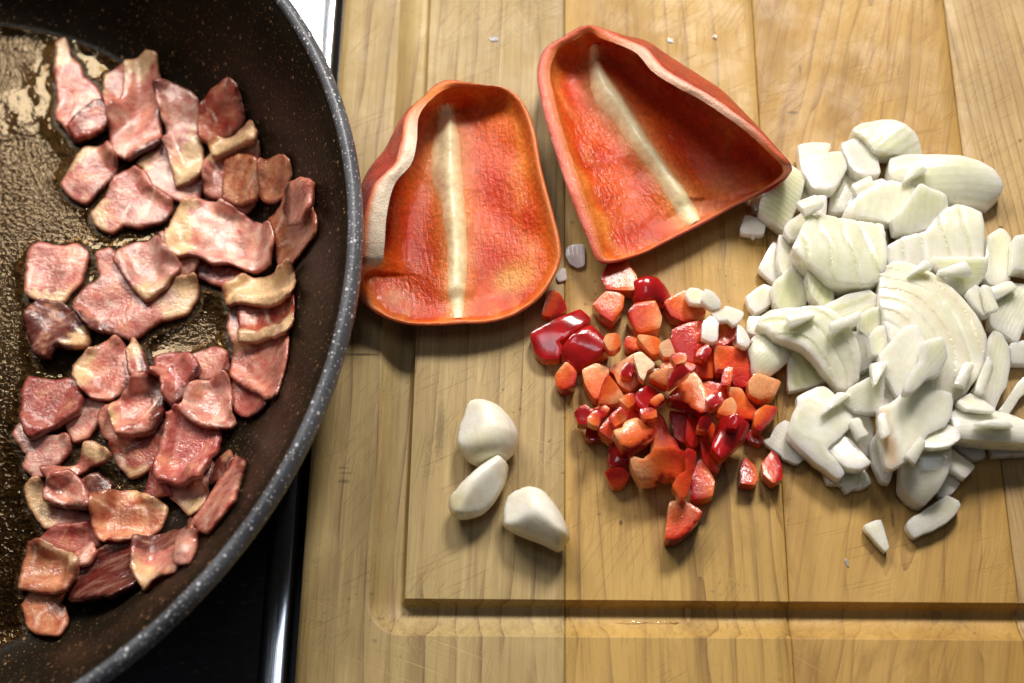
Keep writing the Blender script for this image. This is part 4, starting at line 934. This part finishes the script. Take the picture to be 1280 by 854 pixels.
dice('pale peach pith lump above the pointed pepper shard', d3((960, 90), (1040, 20), (1100, 140), (1000, 160)), DN, .006, pale=.75, smooth=.6, rough=.0002, lift=.001)
dice('bright white pith shard standing in the pile', d3((740, 120), (800, 95), (920, 190), (850, 240), (820, 325), (790, 290)), DN, .0055, pale=1.1, smooth=.25, lift=.001)
dice('pointed pepper shard with a pink end on the right of the pith', d3((990, 170), (1130, 150), (1280, 210), (1250, 260), (1100, 270), (1010, 260)), (.3, -.9, 0), .006, pale=.15, smooth=.45)
dice('peach pepper strip right behind the dark glossy strip', I((813, 466), (827, 461), (849, 461), (835, 476), (830, 475)), DN, .0065, pale=.35, smooth=.3)
dice('long red pepper bar with orange ends in the middle of the pile', I((750, 526), (769, 504), (788, 488), (809, 503), (808, 519), (788, 517), (777, 530), (767, 537)), (.2, .3, .8), .0085, deep=.05, smooth=.25, sk=2)
dice('dark glossy red pepper strip, left one of the two laid end to end', I((791, 487), (812, 468), (835, 482), (810, 500)), UP, .0055, smooth=.1, curve=(35, .0012))
dice('dark glossy purple red pepper strip, right one of the two laid end to end', I((836, 475), (852, 461), (860, 468), (836, 486)), UP, .0055, smooth=.1, tilt=(-.1, .1))
dice('long frosted pepper piece with a red right edge, running down the pile', I((808, 506), (819, 503), (830, 508), (841, 528), (851, 542), (859, 560), (838, 562), (816, 560), (820, 535), (813, 520)), (.85, .35, .1), .0085, pale=.3, smooth=.4, rough=.0002)
dice('curled peach pepper piece with torn pith at the bottom of the pile', I((806, 575), (819, 563), (840, 561), (860, 564), (861, 573), (852, 591), (827, 586), (822, 593), (802, 597), (792, 583), (789, 573)), (.9, .1, .15), .0085, pale=.5, smooth=.6, rough=.0003)
dice('slim red pepper edge along the right of the curled peach piece', I((858, 563), (869, 566), (867, 586), (858, 616), (852, 618), (842, 606), (850, 594), (859, 588)), (.6, .1, .6), .006, deep=.35, smooth=.35, sk=2)
dice('domed peach pepper piece with a red right side, lower middle of the pile', I((768, 538), (779, 534), (782, 527), (796, 520), (820, 532), (808, 546), (790, 557), (778, 556)), (.62, -.7, -.25), .0095, pale=.45, smooth=.5, dome=.15)

FRAG = (
    ('tiny red pepper fragment between the long bar and the peach dome', (772, 520), 9, 6, 30, 0), ('tiny orange pepper fragment left of the white pith shard', (786, 452), 8, 6, 70, .2),
    ('little red pepper sliver on the dark glossy strips', (823, 492), 11, 4, 40, 0), ('small red pepper fragment right of the shady middle', (884, 520), 10, 6, 60, 0),
    ('tiny peach pepper fragment by the pith lump', (846, 455), 8, 6, 10, .35), ('small red pepper fragment under the frosted piece', (892, 504), 10, 7, 20, 0),
    ('thin red pepper sliver beside the round shouldered cube', (909, 470), 11, 5, 80, .05), ('small red pepper fragment on the orange cap side', (880, 440), 9, 6, 50, .1),
    ('tiny red pepper fragment at the top of the frosted long piece', (812, 512), 8, 6, 15, 0), ('small orange pepper fragment right of the peach wedge', (786, 500), 10, 6, 35, .2),
    ('little red pepper fragment by the left shaving', (744, 520), 9, 6, 60, 0), ('small red pepper fragment in front of the glossy red piece', (917, 528), 9, 5, 70, 0))
for k, (lab, (cx, cy), a, b, ang, pl) in enumerate(FRAG):
    r_ = np.random.RandomState(150 + k); t = math.radians(-ang); q = []
    for ux, uy in ((-1, -.8), (.1, -1), (1, -.6), (.9, .8), (-.6, 1)):
        ux += r_.uniform(-.2, .2); uy += r_.uniform(-.2, .2); q.append((cx + ux * a * math.cos(t) - uy * b * math.sin(t), cy + ux * a * math.sin(t) + uy * b * math.cos(t)))
    dice(lab, q, (r_.uniform(-1, 1), r_.uniform(-1, 1), r_.uniform(-.4, .8)), .0048, pale=pl, smooth=.1, tilt=(r_.uniform(-.3, .3), r_.uniform(-.1, .3)))

# ================================================================== chopped onion (bottom to top)
def px_list(*p): return list(p)
L = px_list
# lower layer, seen in the gaps
onion('shaded onion layer deep under the ruled blocks', L((1015, 290), (1105, 270), (1112, 340), (1060, 372), (1018, 350)), .0043, .3, 90, green=.3)
onion('shaded onion layer deep under the right ruled block', L((1120, 262), (1220, 270), (1225, 345), (1200, 380), (1130, 360)), .0043, .3, 90, green=.3)
onion('shaded olive onion layer under the big round half slice', L((1060, 385), (1150, 350), (1225, 400), (1225, 470), (1150, 520), (1080, 500), (1055, 440)), .0050, .3, 45, green=.4)
onion('shaded onion layer under the lower edge of the heap', L((1095, 490), (1200, 470), (1215, 530), (1160, 565), (1105, 545)), .0043, .3, 0, green=.2)
onion('small onion cube alone under the right pepper half', L((927, 288), (933, 270), (957, 277), (953, 291), (937, 290)), .0043, .1, 0, smooth=.1)
onion('tiny lilac onion flake between the two pepper halves', L((709, 318), (712, 308), (728, 306), (729, 330), (722, 333), (713, 328)), .0014, .1, 90, smooth=.2, tint=(0, 1.6, (.78, .60, .56)))
onion('tiny onion sliver touching the left pepper half', L((697, 345), (705, 336), (707, 348), (699, 350)), .0012, .1, 90, tint=(0, 1.6, (.78, .62, .56)))
onion('ridged white onion bit left of the forked one, by the pepper pile', d2((265, 210), (310, 145), (370, 140), (440, 175), (430, 250), (410, 275), (300, 278)), .0043, .6, 40, green=.15, period=.0016)
onion('smooth white onion bit joined to the ridged one', d2((440, 180), (500, 190), (560, 240), (580, 280), (490, 312), (410, 270)), .0043, .1, 40, smooth=.35)
onion('forked white onion bit between the pepper pile and the onion heap', d2((515, 350), (620, 290), (640, 245), (720, 265), (800, 290), (760, 360), (700, 425), (650, 375), (555, 398)), .0043, .3, 30, smooth=.15)
onion('bluish white onion bit squeezed behind the orange pepper cap', d2((430, 420), (500, 355), (555, 420), (550, 560), (500, 580), (420, 545)), .0043, .1, 90)
onion('pinkish onion bit behind the orange pepper cap on its right', d2((735, 480), (775, 520), (825, 630), (785, 670), (730, 640)), .0043, .1, 90, tone=.92)
onion('onion wedge at the left edge of the heap near the lone cube, white half', L((949, 336), (968, 302), (974, 320), (972, 341), (969, 352)), .0043, .1, 80, smooth=.1)
onion('onion wedge against the white half at the left edge of the heap', L((974, 296), (981, 297), (992, 310), (996, 322), (986, 343), (977, 343), (973, 325)), .0058, .2, 80, smooth=.15)
onion('small white onion block with an orange stained corner at the left edge', L((934, 370), (955, 357), (966, 362), (966, 372), (958, 381), (945, 388), (938, 382)), .0054, .1, 70, smooth=.2, tint=(-30, .2, (.70, .42, .12)))
onion('small rectangular white onion block left of the arched layer', L((938, 396), (962, 396), (969, 407), (967, 414), (945, 416), (935, 412)), .0054, .1, 0, smooth=.12)
onion('lilac onion flake lying flat by the right board joint', L((955, 549), (964, 547), (974, 530), (984, 522), (991, 529), (995, 540), (1017, 561), (1019, 564), (1006, 568), (998, 575), (982, 568)), .0032, .25, -38, tone=.86, smooth=.2, jag=.0002)
onion('green onion sliver half under the right pepper half', L((941, 248), (958, 240), (956, 256), (945, 260)), .0050, .5, 60, green=.5)
onion('pale onion strip right behind the ridged green piece', L((1008, 224), (1016, 233), (1000, 257), (994, 258), (996, 240)), .0050, .2, 60, green=.25)
onion('ridged green tinged onion piece touching the right pepper half', L((990, 208), (1007, 217), (1000, 246), (992, 262), (982, 280), (952, 260), (953, 250), (960, 240), (975, 220)), .0065, .9, -32, green=.45, period=.0015, curve=(58, .0025), tilt=(-.1, .2), smooth=.12)
onion('bluish onion wedge below the ridged green piece', L((980, 290), (986, 281), (1004, 264), (1017, 254), (1018, 262), (1007, 280), (1000, 296), (988, 297)), .0050, .1, 60, green=.12)
onion('upright onion strip between the blunt block and the heap', L((1059, 211), (1073, 223), (1065, 241), (1057, 262), (1038, 262), (1042, 237), (1050, 227)), .0050, .3, 65, green=.15)
onion('blunt white onion block, upper left corner of the heap', L((1000, 178), (1037, 177), (1038, 181), (1034, 190), (1053, 187), (1058, 196), (1057, 208), (1051, 219), (1042, 234), (1033, 238), (1017, 237), (1009, 220), (1005, 214), (1002, 198)), .0079, .15, 90, smooth=.2, cuts=None, curve=(0, .001))
onion('white onion block under the ridged top, upper edge of the heap', L((1054, 180), (1075, 168), (1090, 172), (1098, 192), (1100, 212), (1082, 216), (1070, 213), (1063, 205)), .0079, .15, 60, smooth=.25)
onion('ridged onion piece with a shaded front, highest at the back of the heap', L((1068, 160), (1077, 153), (1103, 149), (1117, 151), (1130, 156), (1144, 166), (1155, 184), (1142, 186), (1117, 187), (1095, 186), (1085, 172)), .0094, .8, 40, green=.12, period=.0028, curve=(120, .003), smooth=.25, tilt=(0, .1))
onion('long pointed onion wedge, farthest right at the back of the heap', L((1117, 190), (1128, 187), (1148, 190), (1167, 192), (1201, 194), (1226, 200), (1246, 209), (1258, 224), (1254, 234), (1243, 243), (1226, 242), (1206, 241), (1178, 236), (1160, 231), (1142, 224), (1120, 216), (1115, 210)), .0101, .3, 0, green=.18, curve=[(90, .0035), (0, .003)], smooth=.35, tilt=(0, .15))
onion('white onion strip lying below the ridged block at the back', L((1064, 247), (1072, 234), (1089, 219), (1108, 213), (1118, 218), (1105, 228), (1085, 242), (1070, 252)), .0072, .2, 35)
onion('broad pale onion piece behind the left ruled block', L((1058, 262), (1080, 240), (1105, 225), (1118, 223), (1135, 226), (1155, 232), (1143, 252), (1128, 266), (1112, 272), (1085, 266)), .0065, .4, 80, green=.15, period=.0035)
onion('pale onion piece joining the two ruled blocks', L((1150, 233), (1165, 237), (1185, 241), (1188, 262), (1165, 276), (1140, 285), (1120, 286), (1116, 274), (1130, 260)), .0058, .3, 80, green=.2)
onion('large white onion block scored into squares, right one of the two ruled blocks', L((1207, 243), (1233, 254), (1235, 264), (1236, 295), (1236, 322), (1218, 323), (1191, 321), (1160, 318), (1118, 317), (1115, 298), (1135, 287), (1163, 280), (1180, 258), (1192, 248)), .0086, .35, 90, period=.0055, cuts=(4, .0070, .0008), smooth=.06, curve=(90, .0012))
onion('olive onion end under the front of the right ruled block', L((1165, 326), (1232, 326), (1232, 340), (1213, 362), (1200, 357), (1185, 344)), .0050, .2, 0, green=.45, lift=-.002)
onion('layered yellowish onion end at the left of the heap', L((988, 332), (999, 326), (1006, 337), (1012, 360), (1008, 374), (985, 382), (972, 374), (968, 354), (976, 346)), .0079, .5, 75, green=.3, period=.003)
onion('green veined onion strip below the left ruled block', L((1010, 327), (1018, 327), (1035, 338), (1042, 362), (1043, 386), (1028, 383), (1014, 370), (1008, 347)), .0086, 1., 70, green=.55, period=.0022)
onion('large onion block scored into strips, left one of the two ruled blocks', L((994, 306), (1001, 290), (1015, 260), (1039, 257), (1060, 261), (1095, 263), (1110, 264), (1112, 285), (1112, 312), (1108, 338), (1090, 346), (1060, 345), (1038, 340), (1021, 330), (1007, 320)), .0108, .5, 80, green=.30, period=.0075, cuts=(12, .0066, .0007), smooth=.15, curve=(80, .003), tone=.98)
onion('white onion fragment by the right edge of the heap with a brown speck', L((1237, 294), (1252, 282), (1259, 283), (1266, 292), (1266, 320), (1263, 347), (1249, 353), (1240, 352), (1233, 345)), .0065, .25, 70, green=.15)
onion('bluish white onion chunk leaving the frame at the upper right', L((1268, 299), (1282, 294), (1298, 300), (1300, 334), (1266, 338)), .0072, .1, 90)
onion('wide bluish white onion chunk at the right edge of the frame', L((1241, 388), (1248, 367), (1258, 354), (1280, 356), (1302, 365), (1302, 402), (1280, 407), (1272, 425), (1266, 420), (1241, 404)), .0072, .15, 60, tone=.94)
onion('small pale onion block at the right edge between two chunks', L((1263, 432), (1300, 424), (1302, 450), (1266, 452)), .0050, .1, 0)
onion('tall onion slice standing along the right side of the heap', L((1240, 420), (1246, 409), (1257, 413), (1267, 429), (1267, 452), (1262, 475), (1254, 487), (1246, 507), (1232, 502), (1214, 492), (1224, 477), (1236, 455)), .0072, .25, 75, smooth=.25, curve=(0, .0015))
onion('thin translucent onion strip lying on the board at the right edge', L((1253, 511), (1266, 494), (1280, 472), (1298, 458), (1300, 472), (1280, 489), (1262, 514)), .0040, .3, 55, green=.2, tone=.85)
onion('grey lilac onion slip under the right hand wedge', L((1191, 556), (1201, 550), (1227, 551), (1232, 568), (1220, 571), (1204, 564)), .0045, .1, 0, tone=.85)
onion('glassy onion slip at the right edge under the wedge', L((1241, 551), (1300, 549), (1302, 563), (1280, 566), (1243, 568)), .0045, .2, 5, tone=.85)
onion('long thick onion wedge running out of the frame at lower right', L((1190, 520), (1200, 505), (1225, 508), (1250, 510), (1265, 515), (1280, 524), (1312, 533), (1314, 548), (1280, 549), (1250, 549), (1225, 548), (1195, 546)), .0094, .25, 0, curve=[(90, .0035)], smooth=.35)
onion('flat pale onion slice lying on the thick lower right wedge', L((1196, 506), (1212, 494), (1224, 501), (1241, 517), (1220, 516), (1205, 514)), .0043, .3, -40, green=.2, smooth=.2)
onion('translucent glossy onion slice beside the red pepper, left foot of the heap', L((937, 438), (944, 427), (941, 423), (946, 418), (967, 415), (988, 418), (998, 428), (990, 440), (975, 456), (958, 469), (943, 468), (940, 450)), .0054, .2, 40, green=.3, curve=[(40, .004), (130, .002)], smooth=.5, dome=.3, tone=.9)
onion('fan shaped green yellow onion tip below the arched layer', L((986, 450), (993, 440), (1003, 438), (1018, 446), (1043, 464), (1030, 474), (1012, 480), (988, 486)), .0047, 1., 120, green=.75, period=.0028, smooth=.2)
onion('long white and green striped onion piece under the left ruled block', L((1037, 368), (1065, 356), (1093, 350), (1107, 360), (1101, 374), (1077, 387), (1062, 394), (1040, 385)), .0072, 1., 18, green=.20, period=.0030, smooth=.15, lift=.001)
onion('olive onion piece in the hollow behind the arched layer', L((1075, 395), (1087, 388), (1102, 385), (1102, 408), (1089, 416), (1076, 408)), .0043, .2, 90, green=.55)
onion('white onion shard behind the arched layer', L((1062, 404), (1083, 407), (1090, 418), (1096, 440), (1082, 446), (1071, 420)), .0065, .3, 70, green=.08)
onion('large arched onion layer, curved over the left of the heap', L((951, 395), (957, 386), (966, 381), (999, 381), (1028, 382), (1047, 391), (1062, 405), (1073, 420), (1080, 439), (1079, 461), (1069, 472), (1055, 471), (1044, 460), (1028, 444), (1008, 427), (988, 418), (972, 413), (960, 400)), .0072, .35, 25, green=.22, period=.0075, rings=((975, 475), .0080, .0005), curve=[(-45, .0045)], smooth=.6, tilt=(.0, .15))
onion('small glossy cream onion block between the striped piece and the half slice', L((1101, 394), (1111, 376), (1128, 377), (1141, 384), (1153, 387), (1144, 400), (1132, 408), (1114, 405)), .0065, .2, -20, green=.22, smooth=.2)
onion('white onion splinter under the leaning slice', L((1089, 420), (1100, 408), (1117, 405), (1114, 425), (1102, 438), (1092, 440)), .0065, .1, 45)
onion('big round onion half slice with ring layers, top right of the heap', L((1106, 332), (1120, 322), (1135, 320), (1150, 323), (1168, 331), (1185, 343), (1200, 356), (1215, 372), (1228, 390), (1236, 408), (1238, 425), (1234, 445), (1226, 463), (1215, 478), (1200, 492), (1188, 496), (1175, 487), (1160, 478), (1145, 468), (1130, 450), (1116, 430), (1108, 400), (1101, 375), (1102, 350)), .0072, .25, 60, green=.05, period=.009, curve=[(45, .004), (-45, .003)], smooth=.55, bands=((1110, 440), .0095, .35), rings=((1090, 455), .0085, .0005))
onion('pale onion triangle on the right of the round half slice', L((1210, 367), (1222, 355), (1230, 358), (1241, 386), (1233, 391), (1218, 378)), .0043, .2, 60, smooth=.1)
onion('pinkish onion slice edge in the middle of the heap, left of the big front slice', L((1093, 470), (1105, 463), (1115, 478), (1129, 498), (1115, 507), (1103, 507), (1098, 490)), .0058, .1, 60, tone=.95)
onion('wide pale onion piece in the front middle of the heap', L((1058, 492), (1066, 481), (1095, 468), (1104, 474), (1103, 509), (1095, 508), (1074, 504)), .0058, .25, 20, green=.15)
onion('ribbed white onion chunk in front of the wide pale piece', L((1071, 509), (1074, 504), (1093, 506), (1100, 519), (1100, 545), (1093, 550), (1072, 540)), .0065, .6, 90, period=.0030)
onion('narrow onion splinter pointing down at the front of the heap', L((1089, 555), (1100, 538), (1108, 558), (1118, 580), (1115, 597), (1106, 596), (1094, 574)), .0050, .15, 70, smooth=.15)
onion('torn onion slice under the big square one at the front left', L((1027, 567), (1040, 572), (1054, 584), (1077, 580), (1085, 602), (1077, 608), (1066, 607), (1059, 614), (1054, 604), (1036, 602)), .0043, .25, 70, tone=.93, jag=.0003)
onion('white onion flap right of the big square one at the front left', L((1037, 553), (1055, 539), (1067, 550), (1088, 576), (1076, 581), (1062, 581), (1050, 571)), .0065, .2, -40, smooth=.12)
onion('big square onion slice with shiny streaks, front left of the heap', L((991, 530), (996, 511), (1003, 499), (1002, 488), (1027, 475), (1036, 473), (1047, 483), (1067, 502), (1071, 520), (1055, 537), (1037, 551), (1040, 558), (1060, 582), (1055, 587), (1030, 568), (1010, 551)), .0065, .4, -38, green=.10, period=.0085, curve=(52, .0028), smooth=.12, tilt=(0, .1))
onion('little onion piece under the chunky front block, right side', L((1182, 590), (1199, 604), (1189, 614), (1175, 620), (1173, 609)), .0050, .1, 40)
onion('greenish onion strip sticking out right of the chunky front block', L((1185, 562), (1194, 557), (1208, 567), (1223, 577), (1208, 592), (1199, 585), (1187, 582)), .0050, .3, -35, green=.3)
onion('chunky white onion block at the front of the heap', L((1133, 574), (1143, 556), (1160, 546), (1185, 543), (1187, 573), (1183, 592), (1175, 608), (1161, 622), (1144, 614), (1133, 602), (1132, 590)), .0094, .45, 0, period=.0060, curve=(90, .003), smooth=.25)
onion('small white onion piece on top of the chunky front block', L((1153, 556), (1162, 536), (1184, 529), (1198, 536), (1199, 547), (1187, 556), (1170, 558)), .0050, .15, 20, smooth=.2)
onion('large pale onion slice with a tan left edge, front centre of the heap', L((1103, 506), (1114, 504), (1129, 493), (1138, 485), (1152, 473), (1169, 472), (1169, 485), (1193, 486), (1194, 499), (1191, 516), (1184, 527), (1162, 536), (1155, 546), (1141, 564), (1120, 577), (1114, 575), (1110, 556), (1105, 530)), .0061, .3, 80, green=.06, period=.0045, curve=[(20, .0025)], smooth=.2, tilt=(-.05, .1), tint=(190, .22, (.78, .56, .34)))
onion('leaning onion slice on the left of the round half slice', L((1103, 440), (1131, 410), (1145, 408), (1155, 430), (1160, 445), (1145, 465), (1135, 475), (1127, 490), (1115, 470), (1106, 458)), .0043, .25, 60, smooth=.2, green=.08, tilt=(.1, .1))
onion('soft curved onion flake resting on the round half slice', L((1153, 432), (1178, 423), (1184, 444), (1174, 463), (1158, 470), (1140, 488), (1129, 492), (1138, 470), (1150, 455)), .0055, .15, 50, smooth=.4)
onion('flat onion strip lying apart in front of the heap', L((1137, 653), (1154, 641), (1185, 617), (1201, 625), (1202, 629), (1185, 647), (1147, 667)), .0050, .2, 35, smooth=.08, jag=.0002)
onion('lone triangular onion sliver with a green tip, nearest on the board', L((1082, 658), (1100, 651), (1110, 685), (1107, 687)), .0045, .5, 105, green=.2, period=.0014, smooth=.05, tint=(-75, .3, (.50, .56, .22)))
SHARDS = (
    ('small onion shard on the left shoulder of the left ruled block', (1009, 268), 15, 9, 20), ('onion shard lying across the front of the right ruled block', (1196, 334), 22, 8, 8),
    ('thin onion shard between the half slice and the right fragment', (1236, 372), 18, 6, 110), ('small onion shard on the lower lip of the half slice', (1206, 470), 17, 8, 60),
    ('onion shard wedged under the leaning slice', (1098, 462), 17, 9, 75), ('slim onion shard below the striped piece', (1060, 400), 20, 6, 25),
    ('pale onion shard on the arched layer near its top', (1000, 396), 18, 7, 15), ('small onion chip at the back between the wedge and the block', (1142, 214), 14, 9, 40),
    ('white onion chip beside the upright strip', (1082, 228), 13, 7, 30), ('onion chip in the gap below the blunt block', (1030, 250), 12, 8, 70),
    ('thin onion shard on the thick lower right wedge', (1245, 526), 24, 6, 5), ('onion chip between the chunky block and the large pale slice', (1148, 560), 13, 8, 60),
    ('small onion chip at the right of the ribbed chunk', (1108, 530), 14, 7, 95), ('curved onion shard on the big square front slice', (1046, 498), 20, 6, 40),
    ('onion chip in front of the wide pale piece', (1080, 522), 12, 8, 120), ('thin onion shard under the right edge fragment', (1254, 362), 17, 7, 15),
    ('onion chip at the crown of the half slice', (1150, 336), 15, 7, 30), ('onion shard leaning on the tall right slice', (1232, 470), 22, 7, 70))
for k, (lab, (cx, cy), a, b, ang) in enumerate(SHARDS):
    r_ = np.random.RandomState(50 + k); t = math.radians(-ang); q = []
    for ux, uy in (((-1, -.8), (.8, -1), (1.1, .3), (-.7, 1)), ((-1.1, .2), (.6, -1), (1, .9)), ((-1, -1), (1, -.7), (.7, 1), (-.2, .7), (-1.1, .9)))[k % 3]:
        ux += r_.uniform(-.15, .15); uy += r_.uniform(-.2, .2); q.append((cx + ux * a * math.cos(t) - uy * b * math.sin(t), cy + ux * a * math.sin(t) + uy * b * math.cos(t)))
    onion(lab, q, .0034, .3 + .4 * r_.rand(), ang, green=.25 * r_.rand(), period=.0022, smooth=.0, grow=.0002, curve=(ang + 90, .0008), tilt=(r_.uniform(-.2, .2), r_.uniform(-.05, .25)))
for lab, P in (('white onion crumb on the board right of the lone triangular sliver', L((1055, 700), (1058, 698), (1062, 708), (1059, 709))),
               ('tiny pale onion crumb below the small onion cube', L((938, 301), (941, 301), (942, 305), (938, 306))),
               ('small pale onion crumb on the left board plank near the back', L((612, 46), (621, 45), (623, 50), (614, 52))),
               ('wet onion crumb behind the right pepper half, left of its peer', L((834, 48), (841, 49), (842, 53), (835, 53))),
               ('wet onion crumb behind the right pepper half, nearer the board joint', L((891, 43), (896, 44), (896, 48), (891, 47)))):
    onion(lab, P, .0004, 0, 0, smooth=.6, tone=.82, ds=.0004, edge_r=.0006, e0=.5, grow=0, name='onion_crumb')

# ================================================================== juice on the board, highlight streaks in the groove, bubbles in the oil
def domes(name, spots, mat, label, cat):
    V, Fc = [], []
    for (x, y, z, rx, ry, ang, h) in spots:
        b = len(V); a = np.linspace(0, 2 * np.pi, 12, endpoint=False); ca, sa = math.cos(ang), math.sin(ang)
        for f, g in ((1, 0), (.93, .35), (.7, .72), (.38, .93)):
            for t in a:
                u, v = rx * f * math.cos(t), ry * f * math.sin(t); V.append((x + u * ca - v * sa, y + u * sa + v * ca, z + h * g))
        V.append((x, y, z + h))
        for k in range(3):
            for i in range(12): j = (i + 1) % 12; Fc.append((b + k * 12 + i, b + k * 12 + j, b + (k + 1) * 12 + j, b + (k + 1) * 12 + i))
        for i in range(12): Fc.append((b + 36 + i, b + 36 + (i + 1) % 12, b + 48))
    return tag(mesh_obj(name, V, Fc, mat), label, cat, None, 'stuff')
r_ = np.random.RandomState(5); spots = []
for _ in range(420):
    p = px([(r_.normal(810, 75), r_.normal(455, 80))], 0)[0]
    if hget(p[None, :2])[0] > .0004 or p[0] < -.028: continue
    s_ = r_.uniform(.00018, .00055); spots.append((p[0], p[1], .0001, s_, s_ * r_.uniform(.6, 1), r_.uniform(0, 3), s_ * .45))
for x0, x1, w in ((768, 812, .0007), (800, 852, .0005), (838, 848, .0008)):  # long glossy domes added in the groove to stand for its highlight
    a_, b_ = px([(x0, 779), (x1, 778)], -.004); c_ = (a_ + b_) / 2
    spots.append((c_[0], c_[1], float(-groove(np.array(c_[0]), np.array(c_[1]))) - .0001, np.linalg.norm(b_ - a_) / 2, w, 0, .0006))
domes('juice_and_groove_glints', spots, M_WATER, 'tiny clear juice droplets round the chopped pepper, plus added highlight streaks in the groove', 'juice')
spots = []
free = (np.hypot(gx - PC[0], gy - PC[1]) < .112)
base_ = np.interp(rr, INNER[:, 0], INNER[:, 1]); occ_ = free & (H - base_ > .0012)
near = np.zeros_like(occ_)
for du, dv in ((2, 0), (-2, 0), (0, 2), (0, -2), (2, 2), (-2, -2), (2, -2), (-2, 2)): near |= np.roll(np.roll(occ_, du, 0), dv, 1)
cand = np.argwhere(near & free & ~occ_)
for i in r_.permutation(len(cand))[:260]:
    u, v = cand[i]; s_ = r_.uniform(.00025, .0009); spots.append((gx[u, v] + r_.uniform(-.0005, .0005), gy[u, v] + r_.uniform(-.0005, .0005), FLOOR_Z + .0009, s_, s_, 0, s_ * .8))
domes('oil_bubbles', spots, M_OIL, 'small bubbles of hot oil along the edges of the bacon', 'bubbles')
#==PART5==
